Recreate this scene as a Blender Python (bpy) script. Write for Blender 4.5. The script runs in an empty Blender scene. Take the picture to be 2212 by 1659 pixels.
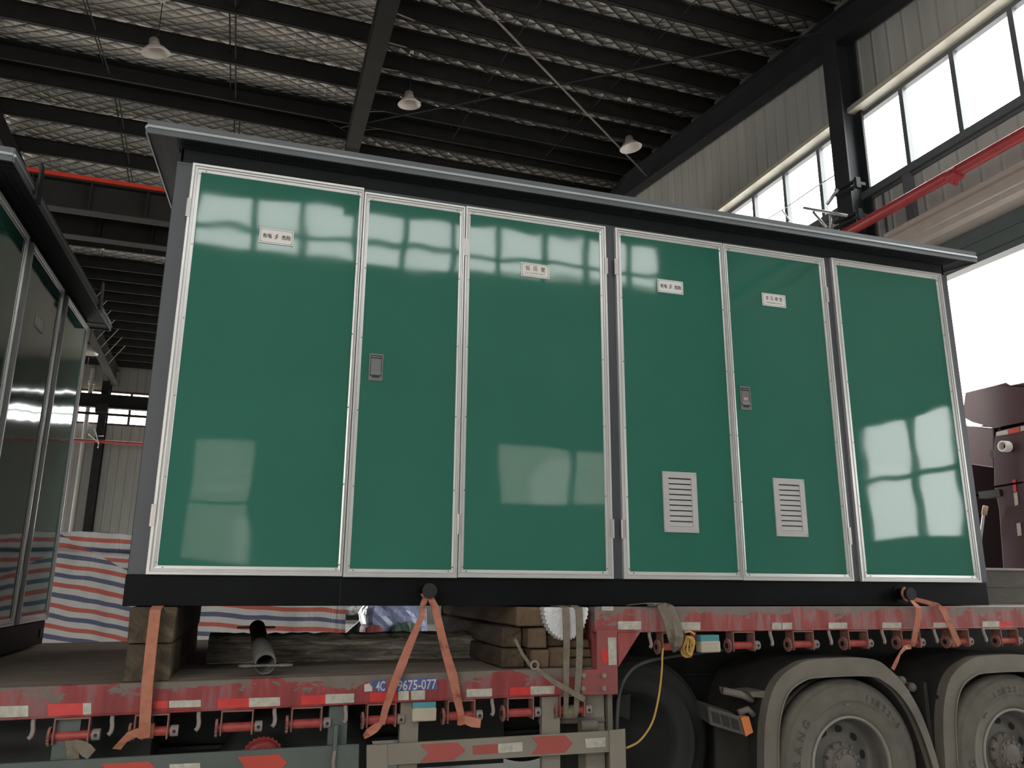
import bpy, bmesh, math, random
from mathutils import Vector, Matrix
random.seed(7)
PI = math.pi
S = bpy.context.scene
C = bpy.context.collection
# ------------------------------------------------------------------ camera
W, H = 2212, 1659
CX, CY = W/2, H/2
F = 1720.7745
def _nrm(v):
    return Vector(v).normalized()
_r1 = _nrm((6802-CX, 1302-CY, F)); _r3 = _nrm((1155-CX, -6028-CY, F)); _r2 = _r3.cross(_r1)
RM = Matrix((( _r1.x, _r2.x, _r3.x), (_r1.y, _r2.y, _r3.y), (_r1.z, _r2.z, _r3.z)))   # world -> camera (x right, y down, z forward)
EYE = Vector((0, -4.6, 1.62))
cam = bpy.data.cameras.new('camera'); camo = bpy.data.objects.new('camera', cam); C.objects.link(camo)
cam.sensor_width = 36; cam.lens = F/W*36; cam.clip_end = 300; cam.clip_start = 0.05
right, down, fwd = RM[0].copy(), RM[1].copy(), RM[2].copy()
mw = Matrix.Identity(4)
for i in range(3):
    mw[i][0] = right[i]; mw[i][1] = -down[i]; mw[i][2] = -fwd[i]; mw[i][3] = EYE[i]
camo.matrix_world = mw
S.camera = camo
# ------------------------------------------------------------------ world, daylight, exposure
wd = bpy.data.worlds.new('overcast sky'); S.world = wd; wd.use_nodes = True
nt = wd.node_tree; nt.nodes.clear()
wo = nt.nodes.new('ShaderNodeOutputWorld'); bg = nt.nodes.new('ShaderNodeBackground')
tc = nt.nodes.new('ShaderNodeTexCoord'); sx = nt.nodes.new('ShaderNodeSeparateXYZ'); rp = nt.nodes.new('ShaderNodeValToRGB')
mr = nt.nodes.new('ShaderNodeMapRange'); mr.inputs[1].default_value = -0.3; mr.inputs[2].default_value = 0.5
nt.links.new(tc.outputs['Generated'], sx.inputs[0]); nt.links.new(sx.outputs[2], mr.inputs[0]); nt.links.new(mr.outputs[0], rp.inputs[0])
e = rp.color_ramp.elements
e[0].position = 0.0; e[0].color = (0.52, 0.47, 0.41, 1)
e[1].position = 1.0; e[1].color = (1.0, 0.99, 0.97, 1)
k = e.new(0.36); k.color = (0.66, 0.62, 0.56, 1)
k = e.new(0.42); k.color = (0.95, 0.935, 0.91, 1)
nt.links.new(rp.outputs[0], bg.inputs[0]); bg.inputs[1].default_value = 7.0
nt.links.new(bg.outputs[0], wo.inputs[0])
S.view_settings.view_transform = 'Standard'; S.view_settings.look = 'None'
S.view_settings.exposure = 0.66; S.view_settings.gamma = 1.0
S.view_settings.use_curve_mapping = False
S.cycles.use_denoising = True
S.cycles.max_bounces = 8; S.cycles.diffuse_bounces = 5; S.cycles.glossy_bounces = 4; S.cycles.transparent_max_bounces = 12
S.cycles.sample_clamp_indirect = 6; S.cycles.caustics_reflective = False; S.cycles.caustics_refractive = False
TH = math.radians(1.8)                      # the hall stands 1.8 degrees off the load
RB = Matrix.Rotation(TH, 3, 'Z')            # hall -> world
RBI = RB.inverted()
def portal(center, normal, sx_, sy_):
    """daylight opening (in hall coordinates): tells the renderer where the sky comes in"""
    l = bpy.data.lights.new('daylight_opening', 'AREA'); l.shape = 'RECTANGLE'; l.size = sx_; l.size_y = sy_
    l.cycles.is_portal = True
    o = bpy.data.objects.new('daylight_opening', l); C.objects.link(o)
    n = RB @ Vector(normal); z = -n.normalized(); up = Vector((0, 0, 1)); x = up.cross(z).normalized(); y = z.cross(x)
    m = Matrix.Identity(4); c = RB @ Vector(center)
    for i in range(3):
        m[i][0] = x[i]; m[i][1] = y[i]; m[i][2] = z[i]; m[i][3] = c[i]
    o.matrix_world = m
portal((9.12, 1.95, 8.42), (-1, 0, 0), 18.9, 1.4)
portal((9.12, 1.2, 2.95), (-1, 0, 0), 5.4, 5.8)
portal((9.12, -5.31, 3.22), (-1, 0, 0), 2.02, 1.96)
portal((-6, -10.5, 8.35), (0, 1, 0), 28, 1.25)
portal((-1.0, -10.5, 3.0), (0, 1, 0), 1.3, 2.3)
portal((5.2, -10.5, 3.7), (0, 1, 0), 2.5, 1.4)
portal((-6.85, -10.5, 2.6), (0, 1, 0), 7.3, 5.2)  # added doorway behind the camera, lets in fill light
portal((0.05, 30.1, 2.8), (0, -1, 0), 6.5, 5.6)
portal((-13.5, 30.1, 2.8), (0, -1, 0), 11, 5.6)
portal((-6, 30.1, 8.32), (0, -1, 0), 28, 1.4)
# ------------------------------------------------------------------ pixel -> place helpers (measuring the photograph)
def ray(px, py):
    return (RM.transposed() @ Vector((px-CX, py-CY, F)))
def PY(px, py, y):
    d = ray(px, py); return EYE + d*((y-EYE.y)/d.y)
def PZ(px, py, z):
    d = ray(px, py); return EYE + d*((z-EYE.z)/d.z)
EB = RBI @ EYE
def BX(px, py, x):                           # on the hall plane x
    d = RBI @ ray(px, py); return EB + d*((x-EB.x)/d.x)
def BY(px, py, y):
    d = RBI @ ray(px, py); return EB + d*((y-EB.y)/d.y)
# ------------------------------------------------------------------ materials
class N:
    def __init__(s, name):
        s.m = bpy.data.materials.new(name); s.m.use_nodes = True; s.t = s.m.node_tree
        s.b = s.t.nodes['Principled BSDF']; s.out = s.t.nodes['Material Output']
        s.tc = s.t.nodes.new('ShaderNodeTexCoord')
    def node(s, ty, **kw):
        n = s.t.nodes.new(ty)
        for k_, v in kw.items():
            if k_.startswith('i_'): n.inputs[k_[2:]].default_value = v
            else: setattr(n, k_, v)
        return n
    def link(s, a, b): s.t.links.new(a, b)
    def mapping(s, scale=(1,1,1), loc=(0,0,0), rot=(0,0,0), src='Object'):
        m = s.node('ShaderNodeMapping'); m.inputs['Scale'].default_value = scale; m.inputs['Location'].default_value = loc; m.inputs['Rotation'].default_value = rot
        s.link(s.tc.outputs[src], m.inputs[0]); return m.outputs[0]
    def noise(s, scale=5, detail=4, vec=None, rough=0.55, dist=0.0):
        n = s.node('ShaderNodeTexNoise'); n.inputs['Scale'].default_value = scale; n.inputs['Detail'].default_value = detail
        n.inputs['Roughness'].default_value = rough; n.inputs['Distortion'].default_value = dist
        s.link(vec if vec is not None else s.tc.outputs['Object'], n.inputs['Vector']); return n.outputs['Fac']
    def math(s, op, a, b=None, c=None):
        n = s.node('ShaderNodeMath', operation=op)
        for i, v in enumerate((a, b, c)):
            if v is None: continue
            if isinstance(v, (int, float)): n.inputs[i].default_value = v
            else: s.link(v, n.inputs[i])
        return n.outputs[0]
    def ramp(s, fac, stops, interp='LINEAR'):
        r = s.node('ShaderNodeValToRGB'); r.color_ramp.interpolation = interp
        el = r.color_ramp.elements
        while len(el) > 1: el.remove(el[-1])
        el[0].position = stops[0][0]; el[0].color = (*stops[0][1], 1)
        for p, c in stops[1:]:
            k_ = el.new(p); k_.color = (*c, 1)
        s.link(fac, r.inputs[0]); return r.outputs[0]
    def mix(s, fac, a, b):
        n = s.node('ShaderNodeMix', data_type='RGBA')
        if isinstance(fac, (int, float)): n.inputs[0].default_value = fac
        else: s.link(fac, n.inputs[0])
        for idx, v in ((6, a), (7, b)):
            if isinstance(v, tuple): n.inputs[idx].default_value = (*v, 1)
            else: s.link(v, n.inputs[idx])
        return n.outputs[2]
    def sep(s, vec=None):
        n = s.node('ShaderNodeSeparateXYZ'); s.link(vec if vec is not None else s.tc.outputs['Object'], n.inputs[0]); return n.outputs
    def base(s, v):
        if isinstance(v, tuple): s.b.inputs['Base Color'].default_value = (*v, 1)
        else: s.link(v, s.b.inputs['Base Color'])
    def set(s, rough=None, metal=None, spec=None):
        if rough is not None:
            if isinstance(rough, (int, float)): s.b.inputs['Roughness'].default_value = rough
            else: s.link(rough, s.b.inputs['Roughness'])
        if metal is not None: s.b.inputs['Metallic'].default_value = metal
        if spec is not None: s.b.inputs['Specular IOR Level'].default_value = spec
    def bump(s, h, strength=0.3, dist=0.01):
        n = s.node('ShaderNodeBump'); n.inputs['Strength'].default_value = strength; n.inputs['Distance'].default_value = dist
        s.link(h, n.inputs['Height']); s.link(n.outputs[0], s.b.inputs['Normal'])
def plain(name, col, rough=0.5, metal=0.0, var=0.15, scale=6, bump=0.0, bscale=40, spec=None):
    n = N(name); dark = tuple(c*(1-var) for c in col); lite = tuple(min(1, c*(1+var)) for c in col)
    n.base(n.ramp(n.noise(scale, 5), [(0.3, dark), (0.7, lite)])); n.set(rough, metal, spec)
    if bump: n.bump(n.noise(bscale, 4), bump, 0.01)
    return n.m
M = {}
M['steel_dark'] = plain('dark grey steel paint', (0.028, 0.031, 0.036), 0.55, 0, 0.12, 2, spec=0.25)
M['steel_roof'] = plain('roof steel paint', (0.030, 0.030, 0.029), 0.7, 0, 0.15, 2, spec=0.12)
M['kiosk_body'] = plain('charcoal cabinet paint', (0.062, 0.066, 0.078), 0.38, 0, 0.06, 3)
M['kiosk_base'] = plain('black base frame paint', (0.004, 0.005, 0.0055), 0.55, 0, 0.4, 3, spec=0.12)
M['kiosk_roof'] = plain('grey roof sheet', (0.13, 0.14, 0.155), 0.42, 0, 0.10, 4)
M['trim_white'] = plain('light grey bead', (0.50, 0.53, 0.55), 0.35, 0, 0.04, 4)
M['alu'] = plain('anodised aluminium', (0.66, 0.65, 0.64), 0.34, 0.55, 0.04, 3)
M['screw'] = plain('screw head steel', (0.22, 0.22, 0.22), 0.35, 0.8, 0.05)
M['black'] = plain('matt black', (0.010, 0.010, 0.011), 0.6, 0, 0.2)
M['rubber'] = plain('black rubber', (0.012, 0.012, 0.013), 0.75, 0, 0.2)
M['plate'] = plain('nameplate white', (0.78, 0.76, 0.74), 0.4, 0, 0.03, 20)
M['plate_grey'] = plain('nameplate rim grey', (0.38, 0.35, 0.34), 0.4, 0, 0.03)
M['ink_grey'] = plain('grey lettering', (0.05, 0.048, 0.042), 0.6, 0, 0.1)
M['ink_soft'] = plain('worn grey lettering', (0.30, 0.28, 0.26), 0.6, 0, 0.1)
M['ink_red'] = plain('dark red lettering', (0.23, 0.085, 0.085), 0.6, 0, 0.1)
M['vent'] = plain('grey vent plastic', (0.47, 0.45, 0.45), 0.45, 0, 0.03)
M['handle'] = plain('grey handle', (0.155, 0.17, 0.17), 0.4, 0.2, 0.05)
M['sticker'] = plain('orange sticker', (0.55, 0.30, 0.20), 0.5)
M['copper'] = plain('hinge tin', (0.50, 0.46, 0.45), 0.35, 0.6, 0.1)
# glossy green doors
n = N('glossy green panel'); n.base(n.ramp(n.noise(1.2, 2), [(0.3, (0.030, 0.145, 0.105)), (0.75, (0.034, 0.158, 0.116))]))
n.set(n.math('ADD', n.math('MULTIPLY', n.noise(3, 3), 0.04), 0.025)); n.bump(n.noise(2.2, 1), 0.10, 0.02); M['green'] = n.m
n = N('shaded glossy green panel'); n.base(n.ramp(n.noise(1.2, 2), [(0.3, (0.015, 0.085, 0.062)), (0.75, (0.02, 0.10, 0.075))]))
n.set(0.06); n.bump(n.noise(2.4, 1), 0.12, 0.02); M['green_shaded'] = n.m  # same green made darker: shade of the dim interior put into the colour
# wall sheet: light vertical ribs
def sheet(name, col, axis, pitch, bstr=0.6):
    n = N(name); o = n.sep(); u = o[axis]
    f = n.math('FRACT', n.math('DIVIDE', u, pitch)); rib = n.math('LESS_THAN', n.math('ABSOLUTE', n.math('SUBTRACT', f, 0.5)), 0.055)
    sm = n.math('SMOOTH_MIN', n.math('MULTIPLY', n.math('ABSOLUTE', n.math('SUBTRACT', f, 0.5)), 8.0), 1.0, 0.2)
    vec = n.mapping((1, 1, 0.15)); base = n.ramp(n.noise(3, 4, vec), [(0.3, tuple(c*0.88 for c in col)), (0.7, tuple(c*1.06 for c in col))])
    n.base(base); n.set(0.5); n.bump(n.math('SUBTRACT', 1.0, sm), bstr, 0.03); return n.m
M['sheet_x'] = sheet('wall sheet ribs along x', (0.38, 0.375, 0.34), 0, 0.32)
M['sheet_y'] = sheet('wall sheet ribs along y', (0.52, 0.52, 0.50), 1, 0.31)
M['cream'] = plain('cream flashing', (0.60, 0.56, 0.47), 0.4, 0, 0.06)
M['cassette'] = plain('cream shutter box', (0.50, 0.44, 0.40), 0.4, 0, 0.06)
M['lintel'] = plain('grey green lintel', (0.10, 0.125, 0.125), 0.5, 0, 0.06)
M['win_grey'] = plain('grey window bars', (0.13, 0.14, 0.155), 0.45, 0, 0.06)
M['win_maroon'] = plain('maroon window bars', (0.10, 0.030, 0.035), 0.45, 0, 0.06)
M['pipe_red'] = plain('red fire pipe', (0.42, 0.055, 0.06), 0.35, 0, 0.12)
M['rail_red'] = plain('bright red busbar cover', (0.72, 0.05, 0.025), 0.45, 0, 0.06)
M['pvc'] = plain('white pvc', (0.60, 0.58, 0.54), 0.4, 0, 0.04)
M['galv'] = plain('galvanised tube', (0.55, 0.56, 0.56), 0.35, 0.5, 0.1)
M['lamp'] = plain('lamp shade cream', (0.74, 0.68, 0.63), 0.35, 0, 0.04)
M['lamp_neck'] = plain('lamp housing grey', (0.30, 0.26, 0.25), 0.4, 0.2, 0.1)
# glass: mostly clear with a mirror sheen
n = N('window glass'); tr = n.node('ShaderNodeBsdfTransparent'); gl = n.node('ShaderNodeBsdfGlossy'); gl.inputs['Roughness'].default_value = 0.02
tr.inputs[0].default_value = (0.96, 0.98, 0.98, 1)
mx = n.node('ShaderNodeMixShader'); mx.inputs[0].default_value = 0.06
n.link(tr.outputs[0], mx.inputs[1]); n.link(gl.outputs[0], mx.inputs[2]); n.link(mx.outputs[0], n.out.inputs[0]); M['glass'] = n.m
# quilted foil under the roof
n = N('quilted roof insulation'); o = n.sep(n.mapping((1, 1, 1)))
wob = n.math('MULTIPLY', n.math('SUBTRACT', n.noise(0.9, 3), 0.5), 0.30)
ua = n.math('ADD', n.math('ADD', n.math('DIVIDE', o[0], 0.40), n.math('DIVIDE', o[1], 0.28)), wob)
ub = n.math('ADD', n.math('SUBTRACT', n.math('DIVIDE', o[0], 0.40), n.math('DIVIDE', o[1], 0.28)), wob)
def tri(v): return n.math('ABSOLUTE', n.math('SUBTRACT', n.math('FRACT', v), 0.5))      # 0.5 at seams, 0 mid
sa = n.math('SUBTRACT', 0.5, tri(ua)); sb = n.math('SUBTRACT', 0.5, tri(ub))
mn = n.math('MINIMUM', sa, sb)
seam = n.math('LESS_THAN', mn, 0.032)
pil = n.math('POWER', n.math('MULTIPLY', mn, 2.0), 0.55)
cr = n.noise(5.5, 4, None, 0.6, 1.5)
n.base(n.mix(seam, n.ramp(cr, [(0.3, (0.50, 0.465, 0.42)), (0.7, (0.66, 0.62, 0.57))]), (0.06, 0.055, 0.05)))
n.set(0.42, 0.25)
n.bump(n.math('ADD', pil, n.math('MULTIPLY', cr, 0.35)), 1.0, 0.13); M['quilt'] = n.m
# polished floor
n = N('pale epoxy floor'); n.base(n.ramp(n.noise(0.7, 5), [(0.3, (0.36, 0.37, 0.36)), (0.7, (0.46, 0.47, 0.46))])); n.set(n.math('ADD', n.math('MULTIPLY', n.noise(2, 3), 0.25), 0.12)); M['floor'] = n.m
M['yard'] = plain('concrete yard', (0.42, 0.41, 0.39), 0.9, 0, 0.1, 0.7)
# worn red trailer paint
def worn_red(name, red, dirt, cover, seed, zmid):
    n = N(name); v = n.mapping((2.2, 2, 5), (seed, 0, 0))
    a = n.noise(1.7, 6, v, 0.68, 0.5); v2 = n.mapping((7, 1, 1.2), (seed, 3, 0)); b = n.noise(2.0, 3, v2, 0.5)
    r = n.ramp(b, [(0.30, tuple(c*0.72 for c in red)), (0.48, red), (0.60, (red[0]*0.86, red[1]*2.2+0.015, red[2]*2.4+0.012)), (0.74, (min(1, red[0]*1.35), red[1]*0.8, red[2]*0.8))])
    z = n.sep()[2]
    top = n.math('MULTIPLY', n.math('SUBTRACT', z, zmid), 2.0)
    msk = n.math('GREATER_THAN', n.math('ADD', a, top), cover)
    n.base(n.mix(msk, r, n.ramp(n.noise(9, 4), [(0.3, tuple(c*0.8 for c in dirt)), (0.7, dirt)]))); n.set(0.62); n.bump(n.noise(30, 4), 0.12, 0.01)
    return n.m
M['red_low'] = worn_red('worn red side beam paint', (0.255, 0.036, 0.036), (0.17, 0.135, 0.115), 0.575, 1.3, 1.075)
M['red_up'] = worn_red('worn red upper beam paint', (0.30, 0.060, 0.055), (0.20, 0.165, 0.145), 0.555, 4.1, 1.42)
M['red_plate'] = plain('dusty red plate paint', (0.25, 0.065, 0.062), 0.6, 0, 0.16, 3, 0.1)
M['red_winch'] = plain('red winch paint', (0.36, 0.055, 0.048), 0.5, 0, 0.3, 14)
M['rust'] = plain('dusty winch steel', (0.23, 0.10, 0.08), 0.7, 0, 0.3, 20)
M['dust_steel'] = plain('dusty steel', (0.25, 0.205, 0.185), 0.7, 0, 0.2, 8)
M['refl_white'] = plain('dirty white reflector tape', (0.43, 0.41, 0.35), 0.5, 0, 0.22, 30)
M['refl_red'] = plain('red reflector tape', (0.55, 0.035, 0.03), 0.45, 0, 0.15, 20)
M['blue_paint'] = plain('blue number panel paint', (0.055, 0.09, 0.26), 0.6, 0, 0.25, 12)
M['white_paint'] = plain('white stencil paint', (0.50, 0.46, 0.46), 0.6, 0, 0.15, 12)
M['rail_beige'] = plain('beige guard rail paint', (0.22, 0.19, 0.155), 0.6, 0, 0.10, 4)
M['rail_green'] = plain('grey green guard rail paint', (0.085, 0.10, 0.092), 0.6, 0, 0.15, 5)
M['arrow'] = plain('faded red arrow', (0.34, 0.070, 0.058), 0.6, 0, 0.08, 6)
M['arrow2'] = plain('red arrow', (0.45, 0.055, 0.035), 0.6, 0, 0.08, 6)
M['lamp_box'] = plain('beige marker lamp', (0.40, 0.345, 0.27), 0.5, 0, 0.1)
M['teal'] = plain('teal lamp top', (0.07, 0.24, 0.27), 0.5, 0, 0.1)
M['fender'] = plain('dusty mudguard plastic', (0.150, 0.132, 0.108), 0.75, 0, 0.22, 5, 0.1)
M['lampgrime'] = plain('grimy lamp housing', (0.07, 0.062, 0.052), 0.7, 0, 0.3, 12)
M['fender_dark'] = plain('grimy and shaded plastic', (0.020, 0.018, 0.015), 0.8, 0, 0.3, 5)  # on the mudguards the shade is put into this colour; flaps share it
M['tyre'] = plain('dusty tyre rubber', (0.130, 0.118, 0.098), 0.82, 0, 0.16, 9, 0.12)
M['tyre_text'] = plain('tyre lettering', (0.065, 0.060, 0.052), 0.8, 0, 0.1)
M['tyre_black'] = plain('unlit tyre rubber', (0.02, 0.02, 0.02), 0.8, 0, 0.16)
M['rim'] = plain('dusty rim steel', (0.13, 0.118, 0.105), 0.6, 0.1, 0.2, 8)
M['rim_edge'] = plain('rim flange', (0.27, 0.25, 0.22), 0.5, 0.2, 0.1, 8)
M['hub'] = plain('hub paint', (0.15, 0.125, 0.11), 0.6, 0, 0.15, 12)
M['amber'] = plain('amber lens', (0.50, 0.13, 0.02), 0.3, 0, 0.05)
M['strap'] = plain('orange webbing', (0.43, 0.165, 0.10), 0.8, 0, 0.14, 25, 0.3, 300)
n = N('dirty orange webbing'); n.base(n.ramp(n.noise(11, 5, None, 0.65), [(0.33, (0.13, 0.05, 0.035)), (0.45, (0.38, 0.135, 0.085)), (0.75, (0.50, 0.19, 0.125))])); n.set(0.8); M['strap_dirty'] = n.m
M['strap_grey'] = plain('grey brown webbing', (0.175, 0.145, 0.11), 0.8, 0, 0.2, 25, 0.3, 300)
M['rope_y'] = plain('yellow rope', (0.50, 0.30, 0.07), 0.7, 0, 0.15, 20)
M['hose'] = plain('dusty black hose', (0.05, 0.048, 0.045), 0.6, 0, 0.15, 10)
M['maroon'] = plain('maroon lorry paint', (0.045, 0.009, 0.014), 0.3, 0, 0.06, 2)
M['maroon_dk'] = plain('dark maroon plastic', (0.006, 0.003, 0.0035), 0.9, 0, 0.1, 2, spec=0.03)
# timber
def wood(name, a, b, sc=(1, 1, 1), bump=0.4, rings=False):
    n = N(name); v = n.mapping(sc)
    f = n.noise(4, 8, v, 0.65, 0.6)
    n.base(n.ramp(f, [(0.28, a), (0.55, tuple(x*0.65+y*0.35 for x, y in zip(a, b))), (0.74, b)])); n.set(0.85); n.bump(f, bump, 0.02); return n.m
M['deck'] = wood('dusty plank deck', (0.17, 0.13, 0.105), (0.36, 0.295, 0.245), (0.5, 5, 5), 0.3)
M['sleeper'] = wood('old sleeper end', (0.026, 0.018, 0.010), (0.19, 0.135, 0.085), (3, 0.6, 3), 0.8)
M['timber'] = wood('brown timber', (0.085, 0.052, 0.030), (0.235, 0.155, 0.09), (2.5, 0.6, 2.5), 0.6)
M['log'] = wood('weathered dark timber', (0.016, 0.013, 0.011), (0.60, 0.53, 0.45), (0.9, 6, 9), 1.0)
M['plank_dark'] = wood('grey brown planks', (0.05, 0.045, 0.038), (0.11, 0.098, 0.082), (0.7, 4, 3), 0.3)
M['cardboard'] = plain('cardboard', (0.42, 0.29, 0.18), 0.8, 0, 0.15)
M['white_bag'] = plain('crumpled white sheet', (0.62, 0.61, 0.62), 0.6, 0, 0.15, 14, 0.8, 9)
M['blue_wrap'] = plain('blue plastic wrap', (0.30, 0.34, 0.52), 0.25, 0, 0.35, 9, 1.0, 9)
M['clear_wrap'] = plain('crumpled clear wrap', (0.55, 0.54, 0.53), 0.25, 0, 0.3, 9, 1.0, 10)
M['green_wrap'] = plain('green load in wrap', (0.10, 0.17, 0.125), 0.3, 0, 0.4, 20, 0.8, 14)
M['pipe_steel'] = plain('old steel pipe', (0.15, 0.138, 0.12), 0.6, 0.3, 0.3, 12)
# striped tarpaulin
TXL, TXR, TY = -3.4, PY(750, 1340, 3.42).x, 3.42
TFOLD = (1.99-0.62)+0.54*(-1.62-(TXL+TXR)/2)
n = N('red white blue striped tarpaulin'); o = n.sep()
w_ = n.math('MULTIPLY', n.math('SUBTRACT', n.noise(1.4, 2), 0.5), 0.10)
up = n.math('MAXIMUM', n.math('GREATER_THAN', n.math('ADD', o[2], n.math('MULTIPLY', o[0], 0.54)), TFOLD), n.math('GREATER_THAN', o[0], -0.92-(TXL+TXR)/2))
slp = n.math('SUBTRACT', 0.18, n.math('MULTIPLY', up, 0.13))
t_ = n.math('ADD', n.math('ADD', n.math('ADD', o[2], n.math('MULTIPLY', o[0], slp)), w_), n.math('MULTIPLY', up, 0.06))
f_ = n.math('FRACT', n.math('DIVIDE', n.math('ADD', t_, 10.0), 0.172))
col = n.ramp(f_, [(0.0, (0.70, 0.69, 0.67)), (0.22, (0.62, 0.175, 0.14)), (0.44, (0.70, 0.69, 0.67)), (0.72, (0.16, 0.17, 0.27)), (0.945, (0.70, 0.69, 0.67))], 'CONSTANT')
n.base(col); n.set(0.45); n.bump(n.math('ADD', n.noise(5, 4, None, 0.6, 1.0), n.noise(3.0, 3, n.mapping((3.5, 1, 0.6)), 0.6, 1.0)), 0.8, 0.06)
tl_ = n.node('ShaderNodeBsdfTranslucent'); n.link(col, tl_.inputs[0]); mx = n.node('ShaderNodeMixShader'); mx.inputs[0].default_value = 0.6
n.link(n.b.outputs[0], mx.inputs[1]); n.link(tl_.outputs[0], mx.inputs[2]); n.link(mx.outputs[0], n.out.inputs[0]); M['tarp'] = n.m
# slotted vent strip under the eave (rows of slots)
def slots(name, ax, pitch, rows_ax, centres, rh):
    n = N(name); o = n.sep()
    f = n.math('FRACT', n.math('DIVIDE', o[ax], pitch)); a = n.math('LESS_THAN', f, 0.55)
    seg = n.math('GREATER_THAN', n.math('FRACT', n.math('DIVIDE', n.math('ADD', o[ax], 0.03), 0.98)), 0.04)
    tot = None
    for c in centres:
        r = n.math('LESS_THAN', n.math('ABSOLUTE', n.math('SUBTRACT', o[rows_ax], c)), rh)
        tot = r if tot is None else n.math('ADD', tot, r)
    m = n.math('MULTIPLY', n.math('MULTIPLY', a, seg), tot)
    n.base(n.mix(m, (0.022, 0.023, 0.026), (0.002, 0.002, 0.002))); n.set(0.6, None, 0.12); return n.m
M['slots_x'] = slots('slotted soffit front', 0, 0.0185, 1, (-0.094, -0.060), 0.011)
M['slots_y'] = slots('slotted soffit end', 1, 0.0185, 0, (-0.100, -0.052), 0.013)
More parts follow.
